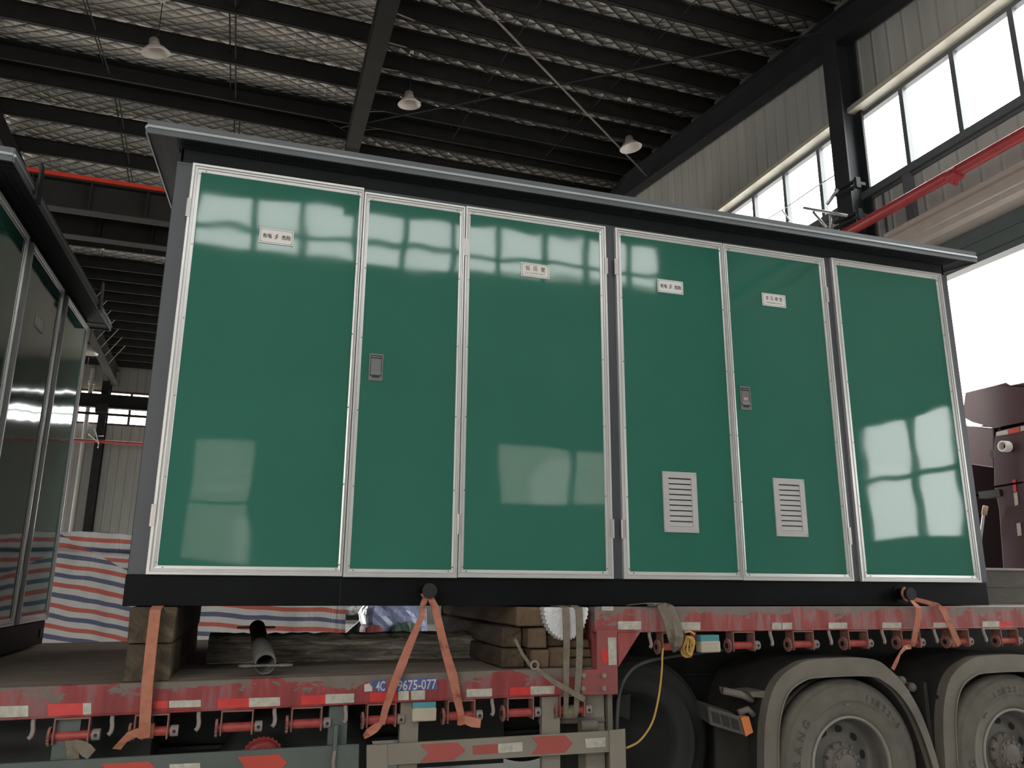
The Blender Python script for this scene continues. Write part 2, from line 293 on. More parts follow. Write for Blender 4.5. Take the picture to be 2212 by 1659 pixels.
# ------------------------------------------------------------------ mesh builder
class MB:
    def __init__(s): s.v = []; s.f = []; s.mi = []; s.mats = []; s.smooth = []
    def mat(s, m):
        if m not in s.mats: s.mats.append(m)
        s.cur = s.mats.index(m); return s
    def add(s, vs, fs, mat=None, smooth=False):
        if mat is not None: s.mat(mat)
        elif not s.mats: s.cur = 0
        b = len(s.v); s.v += [tuple(v) for v in vs]
        for f in fs: s.f.append([b+i for i in f]); s.mi.append(getattr(s, 'cur', 0)); s.smooth.append(smooth)
        return s
    def box(s, x0, x1, y0, y1, z0, z1, mat=None):
        vs = [(x0,y0,z0),(x1,y0,z0),(x1,y1,z0),(x0,y1,z0),(x0,y0,z1),(x1,y0,z1),(x1,y1,z1),(x0,y1,z1)]
        return s.add(vs, [(0,3,2,1),(4,5,6,7),(0,1,5,4),(1,2,6,5),(2,3,7,6),(3,0,4,7)], mat)
    def hexa(s, vs, mat=None):
        return s.add(vs, [(0,3,2,1),(4,5,6,7),(0,1,5,4),(1,2,6,5),(2,3,7,6),(3,0,4,7)], mat)
    def bar(s, p0, p1, w, h, mat=None, up=(0,0,1)):
        p0 = Vector(p0); p1 = Vector(p1); d = (p1-p0).normalized(); u = Vector(up)
        if abs(d.dot(u)) > 0.98: u = Vector((1,0,0))
        a = d.cross(u).normalized()*(w/2); b = a.cross(d).normalized()*(h/2)
        vs = [p0-a-b, p0+a-b, p1+a-b, p1-a-b, p0-a+b, p0+a+b, p1+a+b, p1-a+b]
        return s.hexa(vs, mat)
    def prism(s, pts, axis, d0, d1, mat=None):
        n_ = len(pts)
        def mk(p, d):
            if axis == 'y': return (p[0], d, p[1])
            if axis == 'x': return (d, p[0], p[1])
            return (p[0], p[1], d)
        vs = [mk(p, d0) for p in pts]+[mk(p, d1) for p in pts]
        fs = [tuple(range(n_)), tuple(range(2*n_-1, n_-1, -1))]+[(i, (i+1) % n_, n_+(i+1) % n_, n_+i) for i in range(n_)]
        return s.add(vs, fs, mat)
    def cyl(s, p0, p1, r, r2=None, n=20, mat=None, caps=True, smooth=True):
        p0 = Vector(p0); p1 = Vector(p1); r2 = r if r2 is None else r2
        d = (p1-p0).normalized(); u = Vector((0,0,1)) if abs(d.z) < 0.95 else Vector((1,0,0))
        a = d.cross(u).normalized(); b = d.cross(a)
        vs = []
        for i in range(n):
            t = 2*PI*i/n; q = a*math.cos(t)+b*math.sin(t); vs.append(p0+q*r)
        for i in range(n):
            t = 2*PI*i/n; q = a*math.cos(t)+b*math.sin(t); vs.append(p1+q*r2)
        s.add(vs, [(i, (i+1) % n, n+(i+1) % n, n+i) for i in range(n)], mat, smooth)
        if caps: s.add(vs, [tuple(range(n-1, -1, -1)), tuple(range(n, 2*n))])
        return s
    def lathe(s, prof, c, axis, n=48, mat=None, smooth=True, closed=False):
        """prof: (along axis, radius)"""
        c = Vector(c); d = Vector(axis).normalized(); u = Vector((0,0,1)) if abs(d.z) < 0.95 else Vector((1,0,0))
        a = d.cross(u).normalized(); b = a.cross(d)
        vs = []; m = len(prof)
        for i in range(n):
            t = 2*PI*i/n; q = a*math.cos(t)+b*math.sin(t)
            for (h, r) in prof: vs.append(c+d*h+q*r)
        fs = []
        rng = m if closed else m-1
        for i in range(n):
            j = (i+1) % n
            for k_ in range(rng):
                l = (k_+1) % m
                fs.append((i*m+k_, j*m+k_, j*m+l, i*m+l))
        return s.add(vs, fs, mat, smooth)
    def tube(s, pts, r, n=10, mat=None, k=1):
        pts = [Vector(p) for p in pts]
        if k > 1:
            P = pts; pts = []
            for i in range(len(P)-1):
                a, b, c, d = P[max(i-1, 0)], P[i], P[i+1], P[min(i+2, len(P)-1)]
                for j in range(k):
                    t = j/k; pts.append(0.5*((2*b)+(c-a)*t+(2*a-5*b+4*c-d)*t*t+(3*b-a-3*c+d)*t**3))
            pts.append(P[-1])
        m = len(pts); vs = []; prev = None
        for i, p in enumerate(pts):
            d = (pts[min(i+1, m-1)]-pts[max(i-1, 0)]).normalized()
            if prev is None:
                u = Vector((0,0,1)) if abs(d.z) < 0.9 else Vector((1,0,0)); a = d.cross(u).normalized()
            else: a = (prev-d*prev.dot(d)).normalized()
            prev = a; b = d.cross(a)
            for k_ in range(n):
                t = 2*PI*k_/n; vs.append(p+(a*math.cos(t)+b*math.sin(t))*r)
        fs = [(i*n+k_, i*n+(k_+1) % n, (i+1)*n+(k_+1) % n, (i+1)*n+k_) for i in range(m-1) for k_ in range(n)]
        fs += [tuple(range(n-1, -1, -1)), tuple(range((m-1)*n, m*n))]
        return s.add(vs, fs, mat, True)
    def ribbon(s, pts, ws, wdir, th=0.004, mat=None):
        """webbing: centre points, widths, width directions (one or per point)"""
        pts = [Vector(p) for p in pts]; m = len(pts)
        if isinstance(ws, (int, float)): ws = [ws]*m
        if not isinstance(wdir, list): wdir = [wdir]*m
        vs = []
        for i, p in enumerate(pts):
            d = (pts[min(i+1, m-1)]-pts[max(i-1, 0)]).normalized(); w = Vector(wdir[i]); w = (w-d*w.dot(d)).normalized()*(ws[i]/2)
            nn = d.cross(w).normalized()*(th/2)
            vs += [p-w-nn, p+w-nn, p+w+nn, p-w+nn]
        fs = []
        for i in range(m-1):
            for k_ in range(4):
                fs.append((i*4+k_, i*4+(k_+1) % 4, (i+1)*4+(k_+1) % 4, (i+1)*4+k_))
        fs += [(3,2,1,0), tuple((m-1)*4+q for q in range(4))]
        return s.add(vs, fs, mat)
    def text(s, body, loc, size, axisx, axisy, mat, width=None, th=0.0008, align='CENTER', bold=0.0):
        cu = bpy.data.curves.new('t', 'FONT'); cu.body = body; cu.size = 1.0; cu.align_x = align; cu.align_y = 'CENTER'; cu.resolution_u = 3; cu.offset = bold
        ob = bpy.data.objects.new('t', cu); C.objects.link(ob)
        dg = bpy.context.evaluated_depsgraph_get(); me = bpy.data.meshes.new_from_object(ob.evaluated_get(dg))
        bpy.data.objects.remove(ob); bpy.data.curves.remove(cu)
        if not me.vertices: return s
        xs = [v.co.x for v in me.vertices]; ys = [v.co.y for v in me.vertices]
        cx, cy = (min(xs)+max(xs))/2, (min(ys)+max(ys))/2
        sy = size/(max(ys)-min(ys)); sx_ = sy if width is None else width/(max(xs)-min(xs))
        ax = Vector(axisx).normalized(); ay = Vector(axisy).normalized(); nz = ax.cross(ay)
        vs = [Vector(loc)+ax*((v.co.x-cx)*sx_)+ay*((v.co.y-cy)*sy)+nz*th for v in me.vertices]
        s.add(vs, [tuple(p.vertices) for p in me.polygons], mat)
        bpy.data.meshes.remove(me); return s
    def build(s, name, parent=None, origin='base', hall=False, bevel=0.0, seg=1):
        xs = [v[0] for v in s.v]; ys = [v[1] for v in s.v]; zs = [v[2] for v in s.v]
        if parent is not None:
            o0 = Vector((0,0,0))
        else:
            o0 = Vector(((min(xs)+max(xs))/2, (min(ys)+max(ys))/2, min(zs)))
        me = bpy.data.meshes.new(name)
        me.from_pydata([(v[0]-o0.x, v[1]-o0.y, v[2]-o0.z) for v in s.v], [], s.f)
        for m in s.mats: me.materials.append(M[m] if isinstance(m, str) else m)
        for p, mi, sm in zip(me.polygons, s.mi, s.smooth): p.material_index = mi; p.use_smooth = sm
        me.update()
        bm = bmesh.new(); bm.from_mesh(me); bmesh.ops.recalc_face_normals(bm, faces=bm.faces); bm.to_mesh(me); bm.free()
        ob = bpy.data.objects.new(name, me); C.objects.link(ob)
        if parent is not None:
            ob.parent = parent
        else:
            ob.location = RB @ o0 if hall else o0
            if hall: ob.rotation_euler = (0, 0, TH)
        if bevel:
            md = ob.modifiers.new('bevel', 'BEVEL'); md.width = bevel; md.segments = seg; md.limit_method = 'ANGLE'; md.angle_limit = 0.6
        return ob
def tag(o, label=None, cat=None, group=None, kind=None):
    if label: o['label'] = label
    if cat: o['category'] = cat
    if group: o['group'] = group
    if kind: o['kind'] = kind
    return o
def empty(name, loc, rz=0.0, label=None, cat=None, group=None, kind=None):
    o = bpy.data.objects.new(name, None); C.objects.link(o); o.location = loc; o.rotation_euler = (0, 0, rz); o.empty_display_size = 0.1
    return tag(o, label, cat, group, kind)
def off(mb, o):           # shift a builder's verts so they are local to thing o (unrotated)
    l = o.location; mb.v = [(v[0]-l.x, v[1]-l.y, v[2]-l.z) for v in mb.v]; return mb
def copy_tree(o, parent=None):
    c = o.copy(); C.objects.link(c); c.parent = parent
    for ch in [x for x in bpy.data.objects if x.parent == o]: copy_tree(ch, c)
    return c
# the parts of one thing: part(thing, 'name', builder) takes world coordinates
def part(par, name, mb, root=None, bevel=0.0, seg=1, label=None):
    r = root if root is not None else par
    off(mb, r); o = mb.build(name, parent=par, bevel=bevel, seg=seg)
    if label: o['label'] = label
    return o

# ================================================================== THE HALL (hall coordinates)
RA, RS, RIDGE = 9.874, 0.12046, 12.2
def rz(y, o_=0.0):                            # roof height: rafter underside + o_
    return RA+o_+RS*(y if y <= RIDGE else 2*RIDGE-y)
def ROOF(px, py, o_=0.6):
    d = RBI @ ray(px, py); t = (RA+o_+RS*EB.y-EB.z)/(d.z-RS*d.y); return EB+d*t
X0, X1, Y0, Y1 = -21.0, 9.0, -10.4, 30.0
def struct(o): o['kind'] = 'structure'; return o
m = MB(); m.box(X0, X1+0.12, Y0-0.1, Y1+0.1, -0.1, 0.0, 'floor'); struct(m.build('floor', hall=True))
m = MB(); m.box(X1+0.12, 34, -14, 22, -0.12, -0.02, 'yard'); tag(m.build('yard_ground', hall=True), 'pale concrete yard outside the open shutter door', 'ground', kind='structure')
# roof lining
m = MB(); NX, NY = 60, 150; vs = []; fs = []
for j in range(NY+1):
    y = Y0-0.2+(Y1+0.4-Y0)*j/NY
    for i in range(NX+1):
        x = X0-0.2+(X1+0.4-X0)*i/NX
        sag = -0.05*abs(math.sin(PI*(12.23-y)/1.836))
        vs.append((x, y, rz(y, 1.00)+sag+0.012*math.sin(x*3.1+y*1.7)))
for j in range(NY):
    for i in range(NX):
        a = j*(NX+1)+i; fs.append((a, a+1, a+NX+2, a+NX+1))
m.add(vs, fs, 'quilt', True); struct(m.build('ceiling', hall=True))
# walls with openings; top follows the roof
def wall_x(name, x, y0, y1, holes, mat='sheet_y', th=0.12, sgn=1):
    m = MB(); cuts = sorted({y0, y1, RIDGE} | {h[0] for h in holes} | {h[1] for h in holes}); cuts = [c for c in cuts if y0 <= c <= y1]
    xa, xb = sorted((x, x+sgn*th))
    for a, b in zip(cuts, cuts[1:]):
        zz = sorted([(h[2], h[3]) for h in holes if h[0] <= a+1e-6 and h[1] >= b-1e-6]); z = 0.0
        segs = []
        for lo, hi in zz:
            if lo > z: segs.append((z, lo, z, lo))
            z = hi
        segs.append((z, rz(a, 1.08), z, rz(b, 1.08)))
        for (za0, za1, zb0, zb1) in segs:
            m.hexa([(xa,a,za0),(xb,a,za0),(xb,b,zb0),(xa,b,zb0),(xa,a,za1),(xb,a,za1),(xb,b,zb1),(xa,b,zb1)], mat)
    return struct(m.build(name, hall=True))
def wall_y(name, y, x0, x1, holes, ztop, mat='sheet_x', th=0.12, sgn=1):
    m = MB(); cuts = sorted({x0, x1} | {h[0] for h in holes} | {h[1] for h in holes}); ya, yb = sorted((y, y+sgn*th))
    for a, b in zip(cuts, cuts[1:]):
        z = 0.0
        for lo, hi in sorted([(h[2], h[3]) for h in holes if h[0] <= a+1e-6 and h[1] >= b-1e-6]):
            if lo > z: m.box(a, b, ya, yb, z, lo, mat)
            z = hi
        m.box(a, b, ya, yb, z, ztop, mat)
    return struct(m.build(name, hall=True))
WZ0, WZ1 = 7.72, 9.13
DOOR = (-1.5, 3.9, 0.0, 5.87)
wall_x('wall_right', X1, Y0, Y1, [(-7.5, 11.4, WZ0, WZ1), DOOR, (-6.32, -4.3, 2.24, 4.2)])
wall_x('wall_left', X0, Y0, Y1, [], sgn=-1)
wall_y('wall_far', Y1, X0, X1, [(-20.0, 8.0, 7.62, 9.02), (-3.2, 3.3, 0.0, 5.6), (-19.0, -8.0, 0.0, 5.6)], rz(Y1, 1.03))
wall_y('wall_near', Y0, X0, X1, [(-20.0, 7.7, 7.72, 8.97), (-10.5, -3.2, 0.0, 5.2), (-1.62, -0.42, 1.9, 4.15), (3.95, 6.45, 3.02, 4.36)], rz(Y0, 1.03), sgn=-1)  # the large ground-level opening is added for fill light
# windows: frame bars and panes
WN = [0]
def window(axis, c, u0, u1, z0, z1, us, zs, mat, wb=0.07, d=0.1, label=None):
    WN[0] += 1
    mid = (c, (u0+u1)/2, z0) if axis == 'x' else ((u0+u1)/2, c, z0)
    root = empty('window_%d' % WN[0], RB @ Vector(mid), TH, kind='structure')
    def bx(m, a, b, za, zb, dd=d, mt=mat):
        a -= (u0+u1)/2; b -= (u0+u1)/2; za -= z0; zb -= z0
        if axis == 'x': m.box(-dd/2, dd/2, a, b, za, zb, mt)
        else: m.box(a, b, -dd/2, dd/2, za, zb, mt)
    f = MB(); bx(f, u0, u1, z0, z0+wb); bx(f, u0, u1, z1-wb, z1); bx(f, u0, u0+wb, z0+wb, z1-wb); bx(f, u1-wb, u1, z0+wb, z1-wb)
    f.build('window_frame', root)
    for u in us:
        g = MB(); bx(g, u-wb*0.55, u+wb*0.55, z0+wb, z1-wb, d*0.9); g.build('mullion', root)
    for z in zs:
        g = MB(); bx(g, u0+wb, u1-wb, z-wb*0.4, z+wb*0.4, d*0.8); g.build('transom', root)
    p = MB(); bx(p, u0+0.02, u1-0.02, z0+0.02, z1-0.02, 0.006, 'glass'); p.build('pane', root)
    return root
window('x', X1+0.06, -7.5, 11.4, WZ0, WZ1, [3.67-0.935*k for k in range(-8, 14) if -7.4 < 3.67-0.935*k < 11.3], [], 'win_grey')
window('x', X1+0.06, -6.32, -4.3, 2.24, 4.2, [-5.15], [3.25], 'win_grey', 0.09)
window('y', Y1+0.06, -20.0, 8.0, 7.62, 9.02, [-4.4+1.87*k for k in range(-8, 7) if -19.9 < -4.4+1.87*k < 7.9], [], 'win_maroon', 0.08)
window('y', Y0-0.06, -20.0, 7.7, 7.72, 8.97, [1.04-0.985*k for k in range(-6, 21)], [8.2], 'win_grey', 0.10)
window('y', Y0-0.06, -1.62, -0.42, 1.9, 4.15, [], [2.95], 'win_grey', 0.08)
window('y', Y0-0.06, 3.95, 6.45, 3.02, 4.36, [5.55], [], 'win_grey', 0.10)
# flashings and trims on the right gable wall
def hall_thing(name, mb, label, cat, group=None, kind=None, bevel=0.0):
    return tag(mb.build(name, hall=True, bevel=bevel), label, cat, group, kind)
TR = [0]
def trim(mb, label=None):
    TR[0] += 1; return hall_thing('trim_%d' % TR[0], mb, label, None, kind='structure')
m = MB(); m.prism([(X1, 9.14), (X1-0.20, 9.14), (X1-0.20, 9.22), (X1-0.12, 9.30), (X1, 9.32)], 'y', -9.7, 11.6, 'cream')
trim(m)
m = MB(); m.box(X1-0.10, X1+0.01, -9.6, 11.5, 7.60, 7.72, 'win_grey'); m.box(X1-0.04, X1, -9.6, 11.5, 7.56, 7.60, 'win_grey'); trim(m)
m = MB(); m.box(X1-0.09, X1, 3.60, 3.74, 6.70, 7.60, 'win_grey'); trim(m)
m = MB(); m.box(X1-0.02, X1, 4.18, 4.22, 5.0, 7.60, 'win_grey'); trim(m)
m = MB(); m.box(X1-0.05, X1, -3.6, 4.3, 5.90, 6.36, 'lintel'); m.box(X1-0.05, X1+0.13, DOOR[0]-0.1, DOOR[1]+0.1, 5.82, 5.92, 'lintel'); m.box(X1-0.07, X1-0.05, -3.6, 4.3, 6.10, 6.13, 'lintel'); trim(m)
m = MB(); m.box(X1-0.06, X1+0.13, DOOR[1], DOOR[1]+0.14, 0, 5.82, 'win_grey'); m.box(X1-0.06, X1+0.13, DOOR[0]-0.14, DOOR[0], 0, 5.82, 'win_grey'); trim(m)
m = MB()
m.prism([(X1, 6.74), (X1-0.30, 6.74), (X1-0.38, 6.68), (X1-0.38, 6.62), (X1-0.34, 6.60), (X1-0.34, 6.52), (X1-0.42, 6.50), (X1-0.42, 6.42), (X1-0.37, 6.40), (X1-0.37, 6.34), (X1-0.30, 6.30), (X1, 6.30)], 'y', -3.6, 3.92, 'cassette')
hall_thing('shutter_box', m, 'long cream ribbed roller shutter box above the open doorway', 'shutter box')
# gable wall column
m = MB(); m.box(8.56, 8.59, 4.40, 4.72, 0, rz(4.5), 'steel_dark'); m.box(8.94, 8.98, 4.40, 4.72, 0, rz(4.5), 'steel_dark'); m.box(8.59, 8.94, 4.55, 4.57, 0, rz(4.5), 'steel_dark')
m.box(8.50, 8.98, 4.36, 4.76, 0, 0.03, 'steel_dark')
hall_thing('steel_column', m, 'dark grey steel column between the two high windows on the right wall', 'column')
# rafters
def rafter(x, w, label, y0=-10.3, y1=29.9, sk=0.0, dark=False):
    m = MB(); hw = w/2; xc = x
    for a, b in ((y0, RIDGE), (RIDGE, y1)):
        for (xa, xb, oa, ob) in ((x-hw, x+hw, 0.0, 0.02), (x-hw*0.8, x+hw*0.8, 0.58, 0.60), (x-0.008, x+0.008, 0.02, 0.58)):
            ka, kb = sk*(a-RIDGE), sk*(b-RIDGE)
            m.hexa([(xa+ka,a,rz(a,oa)),(xb+ka,a,rz(a,oa)),(xb+kb,b,rz(b,oa)),(xa+kb,b,rz(b,oa)),(xa+ka,a,rz(a,ob)),(xb+ka,a,rz(a,ob)),(xb+kb,b,rz(b,ob)),(xa+kb,b,rz(b,ob))], 'steel_dark' if x > 8 else 'steel_roof')
    return hall_thing('roof_rafter', m, label, 'rafter')
rafter(8.80, 0.26, 'dark sloping steel rafter running along the top of the right window wall')
rafter(1.75, 0.31, 'broad grey steel rafter crossing the roof left of the hanging lamps', sk=0.038)
rafter(-5.98, 0.30, 'distant steel rafter seen between the two cabinets, meeting the far column', sk=0.053)
rafter(-12.1, 0.30, 'farthest steel rafter hidden past the left cabinet')
# purlins
def purlin_mb(x0, x1, y):
    m = MB(); z = rz(y, 0.60)
    m.box(x0, x1, y-0.004, y+0.004, z, z+0.35, 'steel_roof'); m.box(x0, x1, y-0.004, y+0.075, z, z+0.012, 'steel_roof'); m.box(x0, x1, y-0.07, y+0.004, z+0.338, z+0.35, 'steel_roof')
    m.box(x0, x1, y+0.065, y+0.075, z, z+0.028, 'steel_roof'); return m
ORD = ['nearest the ridge', 'second out from the ridge', 'third out from the ridge', 'fourth out from the ridge', 'fifth out from the ridge', 'sixth out from the ridge', 'seventh out from the ridge', 'eighth out from the ridge', 'ninth out from the ridge', 'tenth out from the ridge', 'eleventh out from the ridge', 'twelfth out from the ridge', 'thirteenth out', 'fourteenth out', 'fifteenth out', 'sixteenth out', 'seventeenth out', 'eighteenth out', 'nineteenth out']
def purlins(x0, x1, ys, text, grp):
    for i, y in enumerate(ys):
        hall_thing('roof_purlin', purlin_mb(x0, x1, y), '%s, %s' % (text, ORD[i]), 'purlin', grp)
YR = [12.13-0.918*k for k in range(12)]
YL = [12.15, 10.44, 8.58, 6.75, 4.92, 3.1]
YF = [12.78, 14.02, 15.38, 16.85, 18.3, 19.75]+[21.0+0.76*k for k in range(12)]
purlins(1.76, 8.99, YR, 'dark roof purlin over the two hanging lamps', 'purlins between the broad rafter and the right wall')
purlins(-6.0, 1.72, YL, 'dark roof purlin across the quilted bay', 'purlins of the quilted bay on the near slope')
purlins(-6.0, 1.72, YF, 'dark purlin on the slope beyond the ridge', 'purlins of the quilted bay beyond the ridge')
purlins(1.76, 8.99, [12.5, 13.4, 14.4], 'dark purlin beyond the ridge over the lamps', 'purlins beyond the ridge by the right wall')
purlins(-12.05, -6.04, YL[:3], 'purlin left of the distant rafter', 'purlins of the far left bay')
purlins(-12.05, -6.04, YF[8:], 'far purlin left of the distant rafter', 'far purlins of the far left bay')
m = MB(); m.hexa([(-20.9,11.95,rz(11.95,0.93)),(8.98,11.95,rz(11.95,0.93)),(8.98,12.9,rz(12.9,0.93)),(-20.9,12.9,rz(12.9,0.93)),(-20.9,11.95,rz(11.95,0.94)),(8.98,11.95,rz(11.95,0.94)),(8.98,12.9,rz(12.9,0.94)),(-20.9,12.9,rz(12.9,0.94))], 'black'); hall_thing('ridge_flashing', m, 'dark flashing strip under the roof ridge between two purlins', 'flashing')
# fly braces from the broad rafter up to the purlins, and the distant rafter's
for i, y in enumerate(YR[:7]):
    m = MB(); xx = 1.88+0.038*(y-0.9-RIDGE); m.bar((xx, y-0.9+0.0, rz(y-0.9, 0.03)), (xx+0.50, y+0.02, rz(y, 0.60)), 0.035, 0.012, 'dust_steel')
    hall_thing('fly_brace', m, 'thin slanting brace on the broad rafter, %s' % ORD[i], 'brace', 'braces on the right side of the broad rafter')
for i, y in enumerate(YF[8:15]):
    m = MB(); xx = -5.85+0.053*(y+0.5-RIDGE); m.bar((xx, y+0.5, rz(y+0.5, 0.03)), (xx+0.57, y, rz(y, 0.60)), 0.03, 0.012, 'dust_steel')
    hall_thing('fly_brace', m, 'small brace beside the distant rafter, %s' % ORD[i], 'brace', 'braces on the distant rafter')
for i, y in enumerate(YL[:4]):
    m = MB(); xx = 1.62+0.038*(y-0.55-RIDGE); m.bar((xx, y-0.55, rz(y-0.55, 0.05)), (xx-0.55, y, rz(y, 0.60)), 0.05, 0.012, 'steel_roof')
    hall_thing('fly_brace', m, 'dark brace on the quilted side of the broad rafter, %s' % ORD[i], 'brace', 'braces on the quilted side of the broad rafter')
# sag rods between purlins
def sag(x, ys, text, grp, w=0.03, o1=0.82, o2=0.66):
    for i, (a, b) in enumerate(zip(ys, ys[1:])):
        m = MB(); a, b = a-0.012*(1 if a > b else -1), b+0.012*(1 if a > b else -1); m.cyl((x, a, rz(a, o1)), (x, b, rz(b, o1)), w/2, n=8, mat='steel_roof')
        m.cyl((x+0.12, a, rz(a, o2)), (x+0.12, b, rz(b, o2)), w/2, n=8, mat='steel_roof')
        hall_thing('sag_rod', m, '%s, %s' % (text, ORD[i]), 'tie rod', grp)
for px, py, t_ in ((195, 80, 'left'), (495, 140, 'right')):
    sag(ROOF(px, py).x, YL[:5], 'pair of thin %s-hand rods crossing the quilted bay' % t_, 'sag rods of the quilted bay')
    sag(ROOF(px, py).x+0.1, YF[:6], 'pair of %s-hand rods beyond the ridge' % t_, 'sag rods beyond the ridge')
for x, t_ in ((3.95, 'left'), (6.35, 'right')):
    sag(x, YR[:9], 'thin %s-hand tie rod between purlins over the lamps' % t_, 'sag rods over the lamps', 0.018)
# crossing wind-bracing rods
a = ROOF(1030, 0, 0.45); b = BX(1398, 380, 8.72)
m = MB(); m.cyl(a, b, 0.022, n=8, mat='dust_steel'); hall_thing('bracing_rod', m, 'long light bracing rod slanting down to the right under the purlins', 'bracing rod')
a = ROOF(735, 275, 0.30); b = BX(1775, 70, 8.72)
m = MB(); m.cyl(a, b, 0.020, n=8, mat='steel_dark'); hall_thing('bracing_rod', m, 'long dark bracing rod rising to the right toward the wall column', 'bracing rod')
# crane runway beams by the ridge columns
def runway(y, z0, z1, label, x0=-20.5, x1=8.4, red=False, sp=0.95):
    root = empty('crane_runway_beam', RB @ Vector((0, y, z0)), TH, label, 'crane beam')
    m = MB(); h = z1-z0
    m.box(x0, x1, -0.13, 0.13, 0, 0.03, 'steel_roof'); m.box(x0, x1, -0.13, 0.13, h-0.03, h, 'steel_roof'); m.box(x0, x1, -0.01, 0.01, 0.03, h-0.03, 'steel_roof')
    m.build('girder', root)
    x = x0+0.3
    while x < x1 and x < 2.0:
        if x > -9:
            s_ = MB(); s_.box(x-0.012, x+0.012, -0.12, -0.01, 0.03, h-0.03, 'steel_roof'); s_.build('stiffener', root)
        x += sp
    if red:
        r = MB(); r.box(x0, x1, -0.17, -0.10, h, h+0.075, 'rail_red'); r.build('busbar_cover', root)['label'] = 'bright red busbar cover'
    return root
runway(10.6, 8.14, 8.72, 'dark crane beam with a bright red strip along its top edge', red=True)
runway(11.85, 8.14, 8.72, 'second dark crane beam just behind the red-topped one')
runway(29.2, 8.14, 8.67, 'black crane beam crossing in front of the far wall windows', sp=2.2)
# ridge columns (behind the cabinets), far wall column, downpipe, far red pipe
for i, x in enumerate((4.1, -12.1)):
    m = MB(); m.box(x-0.15, x+0.15, 11.0, 11.02, 0, 7.95, 'steel_roof'); m.box(x-0.15, x+0.15, 11.43, 11.45, 0, 7.95, 'steel_roof'); m.box(x-0.008, x+0.008, 11.02, 11.43, 0, 7.95, 'steel_roof'); m.box(x-0.15, x+0.15, 10.45, 12.0, 7.95, 8.135, 'steel_roof')
    hall_thing('steel_column', m, ['steel crane column standing behind the big cabinet', 'steel column at the left end of the hall'][i], 'column')
m = MB(); x = -5.27
m.box(x-0.14, x+0.14, 29.35, 29.38, 0, rz(29.5), 'steel_roof'); m.box(x-0.14, x+0.14, 29.86, 29.89, 0, rz(29.5), 'steel_roof'); m.box(x-0.01, x+0.01, 29.38, 29.86, 0, rz(29.5), 'steel_roof')
m.box(x-0.22, x+0.22, 29.0, 29.35, 7.95, 8.28, 'steel_roof')
hall_thing('steel_column', m, 'dark steel column against the far wall, seen between the two cabinets', 'column')
m = MB(); m.cyl((-5.86, 29.75, 0), (-5.86, 29.75, 9.8), 0.085, n=14, mat='pvc'); m.cyl((-5.86, 29.75, 9.15), (-5.86, 29.75, 9.3), 0.12, n=14, mat='pvc')
hall_thing('downpipe', m, 'white plastic downpipe on the far wall left of the column', 'pipe')
m = MB(); m.cyl((-20.5, 29.1, 6.82), (8.5, 29.1, 6.80), 0.06, n=12, mat='pipe_red'); hall_thing('fire_pipe', m, 'thin dark red pipe running along the far wall', 'pipe')
m = MB(); m.box(-20.5, 8.5, 29.25, 29.33, 7.87, 7.96, 'steel_roof'); hall_thing('wall_rail', m, 'dark horizontal rail across the lower far windows', 'rail')
m = MB()
for (a, b) in (((204, 925), (213, 960)), ((190, 938), (212, 955)), ((212, 942), (224, 942)), ((213, 960), (211, 968))):
    m.tube([BY(*a, 29.0), BY(*b, 29.0)], 0.022, 8, 'galv')
hall_thing('pipe_bracket', m, 'small white bracket tubes on the far wall column', 'bracket')
# red fire pipe along the right wall
m = MB(); p = BX(1845, 494, 8.35); q = BX(2212, 293, 8.35)
m.cyl((8.35, 6.0, p.z), (8.35, -10.0, (p.z+q.z)/2), 0.078, n=20, mat='pipe_red'); p = BX(2062, 378, 8.35)
m.cyl((8.35, p.y-0.07, p.z), (8.35, p.y+0.07, p.z), 0.098, n=20, mat='pipe_red'); m.cyl((8.35, p.y, p.z-0.14), (8.35, p.y, p.z-0.08), 0.03, n=10, mat='pipe_red')
hall_thing('fire_pipe', m, 'thick red pipe crossing in front of the right wall', 'pipe')
# brackets and pale tubes on the wall column
def clamp(a, b, label):
    a = BX(*a, 8.40); b = BX(*b, 8.40); m = MB(); m.bar(a, b, 0.07, 0.035, 'steel_dark'); m.bar(a+Vector((0,0,-0.09)), b+Vector((0,0,-0.09)), 0.07, 0.035, 'steel_dark')
    m.bar(a+Vector((-0.01,0.03,0.05)), a+Vector((-0.01,0.03,-0.16)), 0.02, 0.02, 'galv'); m.box(a.x-0.04, a.x+0.04, a.y-0.04, a.y+0.01, a.z-0.13, a.z+0.04, 'steel_dark')
    m.bar(a+Vector((0.01,0.02,-0.03)), (8.57, a.y+0.02, a.z-0.03), 0.05, 0.05, 'steel_dark')
    hall_thing('clamp_bracket', m, label, 'bracket')
clamp((1850, 390), (1806, 412), 'upper dark clamp bracket on the right wall column')
clamp((1855, 458), (1803, 482), 'lower dark clamp bracket on the right wall column')
def gtube(pts, label, r=0.022):
    m = MB(); m.tube([BX(*p, 8.38) for p in pts], r, 8, 'galv'); hall_thing('support_tube', m, label, 'tube')
gtube([(1811, 408), (1787, 441)], 'short pale tube hanging from the upper clamp bracket', 0.028)
gtube([(1737, 449), (1775, 456), (1832, 467)], 'longest pale tube, nearly level, held by the lower clamp bracket', 0.025)
gtube([(1757, 458), (1786, 492)], 'slanting pale strut under the level tube')
gtube([(1794, 461), (1796, 494)], 'upright pale strut under the level tube')
m = MB(); m.tube([BX(1660, 472, 8.7), BX(1700, 447, 8.7), BX(1762, 404, 8.7), BX(1812, 373, 8.7)], 0.010, 6, 'galv'); m.tube([BX(1690, 455, 8.7), BX(1706, 476, 8.7)], 0.012, 6, 'galv')
hall_thing('stay_wire', m, 'thin pale wire strung across the windows left of the wall column', 'wire')
